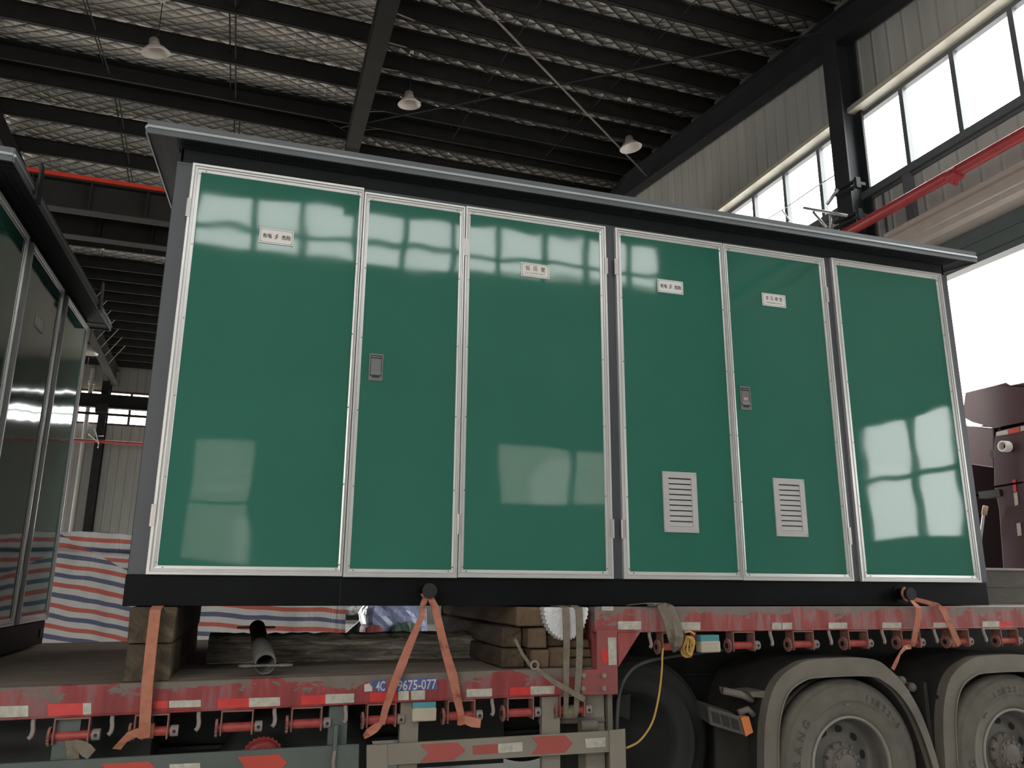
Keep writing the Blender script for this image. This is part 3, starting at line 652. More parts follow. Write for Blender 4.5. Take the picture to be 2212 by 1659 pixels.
# hanging lamps
def lamp(x, y, z, top, label, tilt=(0.0, 0.0), r=0.215, bare=False):
    root = empty('pendant_lamp', RB @ Vector((x, y, z)), TH, label, 'lamp', 'bell-shaped lamps hanging from the roof')
    m = MB(); ax = (tilt[0], tilt[1], 1)
    m.lathe([(0.0, r), (0.012, r+0.004), (0.02, r), (0.09, r*0.72), (0.14, r*0.42), (0.155, 0.05), (0.145, 0.045), (0.13, r*0.38), (0.08, r*0.67), (0.012, r*0.97)], (0,0,0), ax, 32, 'lamp', closed=True)
    m.build('lamp_shade', root)
    m = MB(); m.lathe([(0.14, 0.001), (0.14, 0.085), (0.17, 0.09), (0.25, 0.075), (0.28, 0.04), (0.28, 0.001)], (0,0,0), ax, 20, 'lamp_neck'); m.build('lamp_housing', root)
    m = MB(); m.tube([(tilt[0]*0.27, 0, 0.27), (tilt[0]*0.27+0.01, 0, 0.33), (0.0, 0, 0.37), (0, 0, top-z)], 0.008, 6, 'black'); m.cyl((0, 0, top-z-0.05), (0, 0, top-z), 0.04, n=12, mat='lamp'); m.build('lamp_cord', root)
    return root
lamp(2.33, 8.56, 10.33, 11.51, 'cream bell lamp hanging just right of the broad rafter', (-0.10, -0.12))
lamp(6.95, 8.52, 10.33, 11.5, 'cream bell lamp hanging nearest the right wall', (-0.18, 0.0), 0.23)
lamp(-2.08, 8.72, 10.45, 11.53, 'cream bell lamp hanging in front of the quilted bay at left', (-0.22, -0.2), 0.235)
p = BY(190, 764, 19.75); lamp(p.x, 19.75, p.z, rz(19.75, 0.6), 'far small lamp beside the left cabinet top corner', (0, 0), 0.26)

# ================================================================== THE CABINETS
def PX(px, py, x):
    d = ray(px, py); return EYE + d*((x-EYE.x)/d.x)
def ring(m, x0, x1, z0, z1, w, prof, y, mat):
    """mitred picture-frame moulding on the face y (outwards = -y); w = widths left, right, bottom, top"""
    L, R_, B, T = w; vs = []
    for (f, h) in prof:
        vs += [(x0+L*f, y-h, z0+B*f), (x1-R_*f, y-h, z0+B*f), (x1-R_*f, y-h, z1-T*f), (x0+L*f, y-h, z1-T*f)]
    fs = []
    for k in range(len(prof)-1):
        for i in range(4):
            j = (i+1) % 4; fs.append((k*4+i, k*4+j, (k+1)*4+j, (k+1)*4+i))
    m.add(vs, fs, mat)
PROF = [(0, 0), (0, 0.024), (0.06, 0.027), (0.30, 0.027), (0.36, 0.020), (0.46, 0.019), (0.50, 0.025), (0.60, 0.025), (0.66, 0.018), (0.97, 0.016), (1.0, 0.014), (1.0, 0.0)]
def nameplate(door, x, z, kind, w=0.195, h=0.095, y=-0.012):
    m = MB(); m.box(x-w/2, x+w/2, y-0.005, y, z-h/2, z+h/2, 'plate')
    ring(m, x-w/2+0.006, x+w/2-0.006, z-h/2+0.006, z+h/2-0.006, (0.003,)*4, [(0, 0), (0, 0.0006), (1, 0.0006), (1, 0)], y-0.005, 'plate_grey')
    yy = y-0.0055; X_, Z_ = (1, 0, 0), (0, 0, 1)
    for sx_ in (-1, 1):
        for sz in (-1, 1): m.cyl((x+sx_*(w/2-0.011), yy, z+sz*(h/2-0.011)), (x+sx_*(w/2-0.011), yy-0.002, z+sz*(h/2-0.011)), 0.004, n=8, mat='plate_grey')
    if kind == 'danger':
        m.text('\u6709\u7535', (x-0.052, yy, z), 0.030, X_, Z_, 'ink_grey', 0.052, 0.0006, bold=0.018)
        m.text('\u5371\u9669', (x+0.056, yy, z), 0.030, X_, Z_, 'ink_grey', 0.052, 0.0006, bold=0.018)
        b = [(0.004, 0.018), (0.010, 0.017), (-0.001, 0.003), (0.011, 0.004), (0.000, -0.014), (0.002, -0.011), (-0.009, -0.018), (-0.007, -0.006), (-0.004, -0.009), (0.002, -0.001), (-0.010, -0.001)]
        m.prism([(x+p, z+q) for p, q in b], 'y', yy-0.0008, yy, 'ink_red')
    elif kind == 'lv':
        m.text('\u4f4e', (x-0.052, yy, z+0.013), 0.033, X_, Z_, 'ink_red', 0.031, 0.0006, bold=0.012)
        m.text('\u538b', (x, yy, z+0.013), 0.031, X_, Z_, 'ink_red', 0.031, 0.0006, bold=0.012)
        m.text('\u5ba4', (x+0.053, yy, z+0.013), 0.033, X_, Z_, 'ink_red', 0.031, 0.0006, bold=0.012)
        m.text('LV COMP ART', (x, yy, z-0.022), 0.014, X_, Z_, 'ink_soft', 0.135, 0.0006)
    elif kind == 'tr':
        for i, ch in enumerate('\u53d8\u538b\u5668\u5ba4'):
            m.text(ch, (x-0.056+0.0375*i, yy, z+0.012), 0.030, X_, Z_, 'ink_red', 0.027, 0.0006, bold=0.012)
        m.text('TRANSFORMER COMP ART', (x, yy, z-0.022), 0.010, X_, Z_, 'ink_grey', 0.140, 0.0006)
    m.build('nameplate', door)
def vent(door, x, z, w=0.247, h=0.388, y=-0.012):
    m = MB(); x0, x1, z0, z1 = x-w/2, x+w/2, z-h/2, z+h/2
    ring(m, x0, x1, z0, z1, (0.043, 0.043, 0.040, 0.042), [(0, 0), (0.04, 0.008), (0.95, 0.009), (1, 0.0)], y, 'vent')
    xa, xb, za, zb = x0+0.043, x1-0.043, z0+0.040, z1-0.042
    m.box(xa-0.002, xb+0.002, y-0.0012, y-0.0004, za-0.002, zb+0.002, 'black')
    p = (zb-za)/9
    for i in range(9):
        zt = zb-p*i
        m.hexa([(xa, y-0.0085, zt-p), (xb, y-0.0085, zt-p), (xb, y-0.0015, zt-p), (xa, y-0.0015, zt-p), (xa, y-0.0025, zt-p*0.22), (xb, y-0.0025, zt-p*0.22), (xb, y-0.0015, zt-p*0.20), (xa, y-0.0015, zt-p*0.20)], 'vent')
    for a in (x0+0.012, x1-0.012):
        for b in (z0+0.013, z1-0.013): m.lathe([(0, 0.005), (-0.003, 0.004), (-0.0045, 0.0005)], (a, y-0.009, b), (0, 1, 0), 8, 'vent')
    m.build('vent_grille', door)
def latch(door, x, z, sticker, y=-0.012):
    w, h = 0.085, 0.170; m = MB(); x0, x1, z0, z1 = x-w/2, x+w/2, z-h/2, z+h/2
    ring(m, x0, x1, z0, z1, (0.010, 0.010, 0.036, 0.014), [(0, 0), (0.1, 0.007), (0.85, 0.007), (1, 0.002)], y, 'handle')
    m.box(x0+0.010, x1-0.010, y-0.002, y, z0+0.036, z1-0.014, 'black')
    m.box(x0+0.012, x1-0.012, y-0.005, y-0.002, z0+0.040, z1-0.030, 'handle'); m.box(x0+0.012, x1-0.012, y-0.010, y-0.004, z1-0.026, z1-0.018, 'handle')
    m.hexa([(x0+0.012, y-0.012, z0+0.038), (x1-0.012, y-0.012, z0+0.038), (x1-0.012, y-0.004, z0+0.034), (x0+0.012, y-0.004, z0+0.034), (x0+0.012, y-0.007, z0+0.064), (x1-0.012, y-0.007, z0+0.064), (x1-0.012, y-0.004, z0+0.066), (x0+0.012, y-0.004, z0+0.066)], 'handle')
    m.box(x-0.022, x+0.022, y-0.0076, y-0.0068, z0+0.022, z0+0.032, 'black')
    if sticker: m.box(x-0.015, x+0.018, y-0.0062, y-0.005, z0+0.072, z0+0.092, 'sticker')
    m.build('handle', door)
def door_on(root, x0, x1, z0, z1, w, hinge, extras, green='green', fy=0.0):
    m = MB(); m.box(x0+w[0]*0.7, x1-w[1]*0.7, -0.012, -0.001, z0+w[2]*0.7, z1-w[3]*0.7, green); d = m.build('door', root)
    f = MB(); ring(f, x0, x1, z0, z1, w, PROF, fy, 'alu')
    for zz in [z0+w[2]*1.3+k*(z1-z0-w[2]*2.6)/5 for k in range(6)]:
        for xx in (x0+w[0]*0.85, x1-w[1]*0.85): f.cyl((xx, -0.014, zz), (xx, -0.0195, zz), 0.0042, n=8, mat='screw')
    for xx in (x0+w[0]*1.5, x1-w[1]*1.5):
        for zz in (z0+w[2]*0.8, z1-w[3]*0.8): f.cyl((xx, -0.014, zz), (xx, -0.0195, zz), 0.0042, n=8, mat='screw')
    f.build('door_frame', d)
    for hs in (hinge or ''):
        hx = x0-0.003 if hs == 'L' else x1+0.003
        for zz in (z0+0.245, z1-0.345):
            h = MB(); h.cyl((hx, -0.020, zz), (hx, -0.020, zz+0.115), 0.0085, n=12, mat='copper'); h.box(min(hx, hx+(0.02 if hs == 'L' else -0.02)), max(hx, hx+(0.02 if hs == 'L' else -0.02)), -0.030, -0.027, zz, zz+0.115, 'copper')
            h.build('hinge', d)
    for e_ in extras:
        if e_[0] == 'plate': nameplate(d, *e_[1:])
        elif e_[0] == 'vent': vent(d, *e_[1:])
        elif e_[0] == 'latch': latch(d, *e_[1:])
    return d
def cabinet(root, L, D, doors, lugs, green='green', bh=0.155, top=2.51, eb=2.575, et=2.66, ov=0.15, slope=0.117):
    m = MB(); m.box(0, L, 0, D, bh, top, 'kiosk_body'); m.box(0, L, -0.002, 0.05, top-0.022, top, 'kiosk_body'); m.build('body', root, bevel=0.004)
    m = MB(); m.box(-0.004, L-0.02, -0.004, D, 0, bh, 'kiosk_base'); m.box(1.078, 1.083, -0.006, 0, 0, bh, 'black'); m.build('base_frame', root, bevel=0.003)
    m = MB(); m.box(0.02, L-0.02, 0.012, D-0.012, top, eb+0.03, 'steel_dark'); m.build('vent_band', root)
    def zz(y, z): yy = min(y, D-y); return z+slope*(yy+ov)
    m = MB(); t = 0.012
    for (ya, yb) in ((-ov, D/2), (D/2, D+ov)):
        m.hexa([(-ov, ya, zz(ya, eb+0.03)), (L+ov, ya, zz(ya, eb+0.03)), (L+ov, yb, zz(yb, eb+0.03)), (-ov, yb, zz(yb, eb+0.03)), (-ov, ya, zz(ya, et)), (L+ov, ya, zz(ya, et)), (L+ov, yb, zz(yb, et)), (-ov, yb, zz(yb, et))], 'kiosk_roof')
    rf = m.build('roof', root)
    m = MB(); h = et-eb
    fp = [(0, 0), (0.012, 0), (0.014, h*0.42), (0.0, h*0.42)]
    def fascia(pts, nrm):          # pts: path of the bottom edge; nrm outward
        for (a, b) in zip(pts, pts[1:]):
            a = Vector(a); b = Vector(b); n_ = Vector(nrm)
            def q(o_, z0, z1, mat): m.hexa([a+Vector((0,0,z0)), b+Vector((0,0,z0)), b+n_*o_+Vector((0,0,z0)), a+n_*o_+Vector((0,0,z0)), a+Vector((0,0,z1)), b+Vector((0,0,z1)), b+n_*o_*0.6+Vector((0,0,z1)), a+n_*o_*0.6+Vector((0,0,z1))], mat)
            q(0.010, 0, h*0.40, 'kiosk_roof'); q(0.016, h*0.40, h*0.60, 'trim_white'); q(0.006, h*0.60, h*1.02, 'kiosk_roof')
    fascia([(-ov, -ov, eb), (L+ov, -ov, eb)], (0, -1, 0)); fascia([(-ov, D+ov, eb), (L+ov, D+ov, eb)], (0, 1, 0))
    for x, nx in ((-ov, -1), (L+ov, 1)): fascia([(x, -ov, eb), (x, D/2, zz(D/2, eb)), (x, D+ov, eb)], (nx, 0, 0))
    m.build('fascia', rf)
    m = MB(); m.hexa([(0, -ov+0.004, eb+0.012), (L, -ov+0.004, eb+0.012), (L, 0.0, eb+0.018), (0, 0.0, eb+0.018), (0, -ov+0.004, eb+0.028), (L, -ov+0.004, eb+0.028), (L, 0.0, eb+0.03), (0, 0.0, eb+0.03)], 'slots_x'); m.build('front_soffit', rf)
    for a, b in ((-ov+0.002, 0.0), (L, L+ov-0.002)):
        m = MB()
        for (ya, yb) in ((-ov+0.01, D/2), (D/2, D+ov-0.01)):
            m.hexa([(a, ya, zz(ya, eb+0.010)), (b, ya, zz(ya, eb+0.010)), (b, yb, zz(yb, eb+0.010)), (a, yb, zz(yb, eb+0.010)), (a, ya, zz(ya, eb+0.028)), (b, ya, zz(ya, eb+0.028)), (b, yb, zz(yb, eb+0.028)), (a, yb, zz(yb, eb+0.028))], 'slots_y' if a < 0 else 'steel_dark')
        m.prism([(0.012, top), (D-0.012, top), (D-0.012, eb+0.03), (D/2, zz(D/2, eb)), (0.012, eb+0.03)], 'x', (0.015 if a < 0 else L-0.03), (0.03 if a < 0 else L-0.015), 'steel_dark')
        m.build('end_soffit', rf)
    for dd in doors: door_on(root, *dd, green=green)
    for (x, z) in lugs:
        m = MB(); m.cyl((x, 0.0, z), (x, -0.115, z), 0.037, n=28, mat='kiosk_base'); m.cyl((x, -0.002, z), (x, -0.012, z), 0.055, n=28, mat='kiosk_base'); m.cyl((x, -0.105, z), (x, -0.122, z), 0.041, n=28, mat='rubber'); m.build('lifting_pin', root)
KX, KZ = -0.63, 1.497
k1 = empty('transformer_substation', (KX, 0, KZ), 0, 'big green-doored metal cabinet with grey roof standing on the red trailer', 'electrical cabinet')
def lx(v): return v-KX
def lz(v): return v-KZ
ZD0 = 1.653
cabinet(k1, 5.65, 2.4, [
    (lx(-0.541), lx(0.455), lz(ZD0), lz(4.000), (0.052, 0.024, 0.048, 0.052), 'L', [('plate', lx(-0.040), lz(3.603), 'danger')]),
    (lx(0.459), lx(1.103), lz(ZD0-0.003), lz(3.976), (0.036, 0.034, 0.046, 0.048), None, [('latch', lx(0.583), lz(2.857), False)]),
    (lx(1.107), lx(2.083), lz(ZD0), lz(3.980), (0.034, 0.046, 0.046, 0.048), 'LR', [('plate', lx(1.580), lz(3.597), 'lv')]),
    (lx(2.151), lx(2.984), lz(ZD0), lz(3.984), (0.046, 0.026, 0.046, 0.048), 'L', [('plate', lx(2.560), lz(3.605), 'danger'), ('vent', lx(2.565), lz(2.137))]),
    (lx(2.988), lx(3.846), lz(ZD0-0.002), lz(3.984), (0.034, 0.046, 0.046, 0.048), 'R', [('plate', lx(3.387), lz(3.602), 'tr'), ('latch', lx(3.098), lz(2.860), True), ('vent', lx(3.391), lz(2.131))]),
    (lx(3.912), lx(4.938), lz(ZD0-0.002), lz(4.000), (0.050, 0.050, 0.048, 0.050), None, []),
], [(lx(0.927), lz(1.580)), (lx(4.215), lz(1.573))])
# small second pair of hinges shown between doors two and three
k2 = empty('transformer_substation', (-1.55, -0.03, 1.145), PI/2, 'shaded green cabinet seen end-on at the left edge, standing on the trailer deck', 'electrical cabinet')
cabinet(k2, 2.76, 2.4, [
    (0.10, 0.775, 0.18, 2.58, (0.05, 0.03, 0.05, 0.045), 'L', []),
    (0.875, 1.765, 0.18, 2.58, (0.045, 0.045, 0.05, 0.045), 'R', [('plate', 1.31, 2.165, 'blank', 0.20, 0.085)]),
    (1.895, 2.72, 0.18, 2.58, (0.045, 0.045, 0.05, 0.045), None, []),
], [], green='green_shaded', bh=0.17, top=2.60, eb=2.62, et=2.70, slope=0.03)
for y, zt in ((0.28, 2.85), (2.30, 2.86)):
    m = MB(); m.prism([(y-0.03, 2.66), (y+0.06, 2.66), (y+0.055, zt-0.05), (y+0.035, zt-0.01), (y, zt), (y-0.015, zt-0.02), (y-0.01, 2.72)], 'y', -0.172, -0.160, 'steel_dark')
    m.build('lifting_eye', k2)
    m = MB(); m.box(y-0.05, y+0.04, -0.180, -0.165, 2.60, 2.70, 'steel_dark'); m.build('lifting_bracket', k2)
m = MB(); m.box(2.60, 2.66, -0.012, -0.004, 0.05, 0.115, 'black'); m.build('base_hole', k2)

# ================================================================== THE TRAILER
tr = empty('flatbed_trailer', (1.5, 1.5, 0), 0, 'long red low-deck flatbed trailer with worn paint and dusty wheels, carrying both cabinets', 'trailer')
def TP(name, mb, par=None, bevel=0.0, seg=1, label=None): return part(par or tr, name, mb, tr, bevel, seg, label)
def lowz(x): return 1.139+0.0082*x
YF_ = -0.08                                     # trailer side face
m = MB(); m.prism([(-9, lowz(-9)-0.004), (1.93, lowz(1.93)-0.004), (1.93, lowz(1.93)-0.05), (-9, lowz(-9)-0.05)], 'y', YF_+0.055, 3.10, 'deck'); TP('lower_deck', m)
m = MB()
m.prism([(-9, lowz(-9)), (1.85, lowz(1.85)), (1.85, lowz(1.85)-0.145), (-9, lowz(-9)-0.145)], 'y', YF_, YF_+0.05, 'red_low')
m.prism([(-9, lowz(-9)-0.135), (1.85, lowz(1.85)-0.135), (1.85, lowz(1.85)-0.145), (-9, lowz(-9)-0.145)], 'y', YF_-0.012, YF_+0.06, 'red_low'); TP('side_beam', m, bevel=0.004)
m = MB(); m.box(1.94, 8.6, YF_+0.055, 3.10, 1.44, 1.490, 'deck'); TP('upper_deck', m)
m = MB(); m.box(1.93, 8.6, YF_, YF_+0.05, 1.345, 1.492, 'red_up'); m.box(1.93, 8.6, YF_-0.010, YF_+0.06, 1.345, 1.354, 'red_up'); TP('side_beam', m, bevel=0.004)
m = MB(); m.box(1.93, 1.96, YF_+0.06, 3.10, 1.10, 1.44, 'red_up'); TP('step_wall', m)
def poly(pts, y): return [(PY(px, py, y).x, PY(px, py, y).z) for px, py in pts]
m = MB(); m.prism(poly([(1289, 1360), (1333, 1361), (1335, 1500), (1255, 1501), (1255, 1447), (1289, 1446)], YF_-0.02), 'y', YF_-0.022, YF_-0.004, 'red_plate'); gp = TP('step_plate', m, bevel=0.003)
m = MB(); m.prism(poly([(1333, 1363), (1384, 1363), (1335, 1441)], YF_), 'y', YF_-0.004, YF_+0.03, 'red_up'); TP('gusset', m)
m = MB()
for px, py in ((1260, 1459), (1304, 1459), (1259, 1487), (1304, 1487)):
    p = PY(px, py, YF_-0.03); m.cyl((p.x, YF_-0.04, p.z), (p.x, YF_-0.02, p.z), 0.015, n=6, mat='dust_steel'); m.cyl((p.x, YF_-0.046, p.z), (p.x, YF_-0.04, p.z), 0.009, n=10, mat='dust_steel')
TP('bolts', m, gp)
m = MB(); p = PY(1308, 1417, YF_-0.03); m.prism([(p.x+0.024*math.cos(t*PI/12), p.z+0.042*math.sin(t*PI/12)) for t in range(24)], 'y', YF_-0.0245, YF_-0.021, 'refl_red'); TP('oval_mark', m, gp)
def refl(x0, y0, x1, y1, mat, y=YF_-0.0035, name='reflector', par=None):
    a, b, c, d = (PY(px, py, y) for px, py in ((x0, y0), (x1, y0-(x1-x0)*0.03 if y > -5 and y0 > 1440 else y0), (x1, y1-(x1-x0)*0.03 if y0 > 1440 else y1), (x0, y1)))
    m = MB(); m.prism([(a.x, a.z), (b.x, b.z), (c.x, c.z), (d.x, d.z)], 'y', y, y+0.003, mat); TP(name, m, par)
for r in ((0,1526,61,1550,'refl_white'), (103,1521,179,1549,'refl_red'), (179,1519,197,1546,'refl_white'), (331,1515,363,1531,'refl_red'), (365,1514,434,1529,'refl_white'), (470,1510,538,1533,'refl_red'),
          (538,1508,605,1531,'refl_white'), (650,1503,703,1525,'refl_red'), (703,1500,765,1523,'refl_white'), (799,1497,858,1519,'refl_red'), (860,1493,883,1513,'refl_white'), (888,1492,918,1512,'refl_white'),
          (1008,1489,1063,1506,'refl_white'), (1101,1485,1146,1505,'refl_red'), (1146,1483,1198,1503,'refl_white')): refl(*r)
for r in ((1335,1342,1385,1360), (1470,1344,1513,1361), (1668,1345,1688,1361), (1690,1345,1711,1361), (1790,1345,1830,1361), (1906,1345,1947,1361), (2016,1345,2052,1358), (2122,1342,2159,1359)): refl(*r, 'refl_white')
refl(2159, 1342, 2184, 1360, 'refl_red'); refl(1300, 1310, 1325, 1319, 'refl_white')
m = MB(); m.prism(poly([(1313, 1377), (1331, 1377), (1332, 1436), (1315, 1437)], YF_-0.025), 'y', YF_-0.0255, YF_-0.022, 'refl_white'); TP('reflector', m, gp)
# painted number
a = PY(870, 1478, YF_); b = PY(940, 1475, YF_); sl = (b-a).normalized(); up_ = Vector((0, -1, 0)).cross(sl)
m = MB(); m.prism(poly([(804, 1470), (833, 1468), (833, 1494), (822, 1495), (806, 1488)], YF_), 'y', YF_-0.0012, YF_, 'blue_paint'); m.prism(poly([(856, 1468), (900, 1465), (930, 1464), (943, 1466), (945, 1489), (900, 1491), (857, 1493)], YF_), 'y', YF_-0.0012, YF_, 'blue_paint')
m.prism(poly([(787, 1479), (797, 1476), (804, 1484), (804, 1493), (787, 1494)], YF_), 'y', YF_-0.0012, YF_, 'white_paint')
p = PY(822, 1482, YF_); m.text('4C', (p.x, YF_-0.002, p.z), 0.050, sl, (0, 0, 1), 'white_paint', 0.048, 0.0006, bold=0.015)
p = PY(901, 1479, YF_); m.text('9675-077', (p.x, YF_-0.002, p.z), 0.052, sl, (0, 0, 1), 'white_paint', 0.212, 0.0006, bold=0.015)
TP('number_panel', m)
# winches
def mk_winch(upper):
    b = MB(); w = 0.078; hd = 0.118; mt = 'rust'
    b.box(-w, w, -0.035, 0.045, -0.008, 0, mt); b.box(-w, -w+0.007, -0.035, 0.045, -hd, -0.008, mt); b.box(w-0.007, w, -0.035, 0.045, -hd, -0.008, mt)
    br = b.build('winch', tr)
    z = -0.085; s_ = MB(); s_.cyl((-w-0.012, 0, z), (w+0.012, 0, z), 0.0225, n=20, mat='red_winch'); s_.build('spool', br)
    s_ = MB(); n_ = 16; pr = []
    for i in range(n_):
        t = 2*PI*i/n_; pr += [(0.043*math.cos(t), z+0.043*math.sin(t)), (0.036*math.cos(t+0.28), z+0.036*math.sin(t+0.28))]
    s_.prism(pr, 'x', -w-0.024, -w-0.012, 'rust'); s_.cyl((-w-0.0245, 0, z), (-w-0.026, 0, z), 0.017, n=16, mat='black'); s_.build('ratchet_wheel', br)
    s_ = MB(); s_.cyl((w+0.010, 0, z), (w+0.046, 0, z), 0.027, n=16, mat='dust_steel'); s_.cyl((w+0.028, -0.0275, z), (w+0.028, -0.0285, z), 0.0085, n=12, mat='black'); s_.build('winch_cap', br)
    return br
w0 = mk_winch(False); first = True
for px, zt in [(-1.22, lowz(-1.22)-0.146), (-0.778, lowz(-0.78)-0.146), (-0.428, lowz(-0.43)-0.146), (-0.031, lowz(0)-0.146), (0.310, lowz(0.31)-0.146), (0.696, lowz(0.7)-0.146), (1.130, lowz(1.13)-0.146), (1.470, lowz(1.47)-0.146), (1.779, lowz(1.78)-0.146),
               (2.44, 1.343), (2.925, 1.343), (3.361, 1.343), (3.783, 1.343), (4.206, 1.343), (4.619, 1.343), (5.056, 1.343), (5.49, 1.343)]:
    o = w0 if first else copy_tree(w0, tr); first = False
    o.location = Vector((px, -0.052, zt))-tr.location
m = MB(); m.tube([(0, 0, 0.0), (0.0, -0.002, -0.025), (0.004, -0.006, -0.05), (0.002, -0.016, -0.075), (-0.008, -0.022, -0.088)], 0.0105, 8, 'dust_steel', 4); hk = m.build('rope_hook', tr); first = True
for px, py, zt in [(72, 1553, 0), (243, 1545, 0), (430, 1535, 0), (594, 1528, 0), (747, 1521, 0), (1064, 1507, 0), (1404, 1366, 1), (1665, 1364, 1), (1792, 1364, 1), (1907, 1364, 1), (2020, 1364, 1), (2126, 1364, 1)]:
    p = PY(px, py, YF_); o = hk if first else hk.copy()
    if not first: C.objects.link(o); o.parent = tr
    first = False; o.location = Vector((p.x, -0.07, 1.346 if zt else lowz(p.x)-0.143))-tr.location
# marker lamps
for (x0, y0, x1, y1, yt) in ((891, 1518, 942, 1557, 1530), (1512, 1372, 1556, 1409, 1385)):
    a = PY(x0, y0, -0.11); b = PY(x1, y1, -0.11); t_ = PY(x0, yt, -0.11)
    m = MB(); m.box(a.x, b.x, -0.12, -0.05, b.z, t_.z, 'lamp_box'); lb = TP('marker_lamp', m, bevel=0.008, seg=2)
    m = MB(); m.box(a.x+0.003, b.x-0.004, -0.112, -0.055, t_.z, a.z, 'teal'); TP('lamp_cap', m, lb)
    m = MB(); m.box(a.x-0.03, a.x+0.01, -0.05, -0.04, b.z+0.04, a.z+0.02, 'red_winch'); TP('lamp_bracket', m, lb)
# chassis under the decks
m = MB()
for y in (0.75, 2.15):
    m.box(-9, 2.6, y, y+0.02, 0.70, 1.09, 'black'); m.box(-9, 2.6, y-0.07, y+0.09, 0.68, 0.70, 'black'); m.box(2.4, 8.6, y, y+0.02, 1.02, 1.44, 'black'); m.box(2.4, 8.6, y-0.07, y+0.09, 1.0, 1.02, 'black')
TP('chassis_rail', m)
for i in range(16):
    x = -8.6+0.72*i; 
    if x < 1.9: m = MB(); m.box(x, x+0.05, 0.0, 3.05, 1.0, 1.085, 'black'); TP('cross_member', m)
for i in range(9):
    x = 2.2+0.75*i; m = MB(); m.box(x, x+0.05, 0.0, 3.05, 1.33, 1.43, 'black'); TP('cross_member', m)
m = MB(); m.box(-9, 8.6, 3.05, 3.10, 1.0, 1.12, 'red_low'); TP('far_side_beam', m)
m = MB(); m.box(-3.2, -0.45, 0.25, 0.72, 0.45, 0.98, 'black'); TP('tool_box', m)
m = MB(); m.box(-8.5, 0.50, 1.5, 1.54, 0.22, 1.02, 'black'); TP('added_dark_panel', m)  # black sheet added to darken the gap under the lower deck
m = MB(); m.box(0.95, 1.55, 0.5, 1.0, 0.55, 0.97, 'black'); TP('tool_box', m)
# side guards
def guard(pts, mat, y0=-0.105, y1=-0.085, name='side_guard'):
    m = MB(); m.prism(poly(pts, y0), 'y', y0, y1, mat); return TP(name, m, bevel=0.002)
gr = guard([(793, 1610), (1345, 1577), (1347, 1623), (795, 1656)], 'rail_beige'); gl = guard([(-500, 1678), (776, 1607.5), (775, 1669), (-500, 1740)], 'rail_green')
m = MB(); m.prism(poly([(1316, 1578), (1350, 1574), (1353, 1700), (1319, 1700)], -0.112), 'y', -0.115, -0.106, 'rail_beige'); TP('end_plate', m, gr); m = MB(); m.prism(poly([(792, 1610), (836, 1608), (839, 1700), (792, 1700)], -0.112), 'y', -0.112, -0.106, 'rail_beige'); TP('end_plate', m, gr)
def legs(x0, x1, zt, zb, mat, par, y0=-0.06, y1=-0.02):
    m = MB(); m.box(x0, x1, y0, y1, zb, zt, mat); TP('guard_post', m, par)
legs(0.800, 0.900, 0.998, 0.35, 'rail_beige', gr); legs(1.604, 1.712, 1.0, 0.35, 'rail_beige', gr); legs(0.425, 0.522, 0.99, 0.60, 'rail_green', gl); legs(-0.855, -0.745, 0.985, 0.60, 'rail_green', gl)
m = MB(); p = PY(722, 1625, -0.10); m.bar((p.x, -0.10, p.z+0.13), (p.x, -0.10, p.z-0.10), 0.035, 0.02, 'rail_green'); m.tube([(p.x, -0.115, p.z+0.01), (p.x-0.006, -0.12, p.z-0.04), (p.x, -0.115, p.z-0.09)], 0.009, 8, 'dust_steel'); TP('guard_latch', m, gl)
def mark(pts, mat, par, name, y=-0.108):
    m = MB(); m.prism(poly(pts, y), 'y', y, y+0.0025, mat); TP(name, m, par)
mark([(908, 1609), (987.5, 1603.6), (1006, 1621), (980, 1641.5), (908, 1647), (925.6, 1626)], 'arrow', gr, 'arrow_mark'); mark([(1148, 1592), (1221, 1588.5), (1237.5, 1606), (1220, 1626), (1148, 1630), (1163, 1610)], 'arrow', gr, 'arrow_mark')
mark([(1021.6, 1611), (1076, 1607), (1076, 1627), (1022, 1630)], 'arrow', gr, 'reflector'); mark([(1076, 1607), (1129, 1603), (1129, 1623), (1076, 1627)], 'refl_white', gr, 'reflector'); mark([(1264, 1596), (1308, 1593), (1308, 1613), (1266, 1616)], 'refl_white', gr, 'reflector')
mark([(511, 1635), (602, 1629), (621, 1648), (600, 1669), (511, 1674), (528, 1655)], 'arrow2', gl, 'arrow_mark'); mark([(218, 1650), (322, 1645), (341, 1664), (320, 1690), (218, 1694), (238, 1672)], 'arrow2', gl, 'arrow_mark'); mark([(366, 1651), (432, 1648), (432, 1668), (366, 1671)], 'refl_white', gl, 'reflector')
# landing leg and pipes by the step
m = MB(); m.box(1.90, 2.02, 0.02, 0.14, 0.30, 1.0, 'rail_beige'); m.box(2.035, 2.065, 0.0, 0.06, 0.35, 1.0, 'fender'); m.cyl((1.62, 0.03, 0.86), (2.02, 0.03, 0.85), 0.02, n=10, mat='fender'); m.cyl((1.85, -0.02, 0.83), (1.95, -0.02, 0.83), 0.035, n=12, mat='fender'); TP('landing_leg', m)
m = MB(); m.tube([PY(1335, 1640, 0.0), PY(1333, 1560, 0.0), PY(1340, 1490, 0.0), PY(1362, 1450, 0.0), PY(1395, 1430, 0.02), PY(1450, 1418, 0.05), PY(1560, 1404, 0.1)], 0.011, 8, 'hose', 6); TP('air_hose', m)
m = MB(); m.prism(poly([(1334, 1505), (1362, 1498), (1360, 1555), (1334, 1545)], 0.25), 'y', 0.25, 0.27, 'fender_dark'); TP('chassis_plate', m)
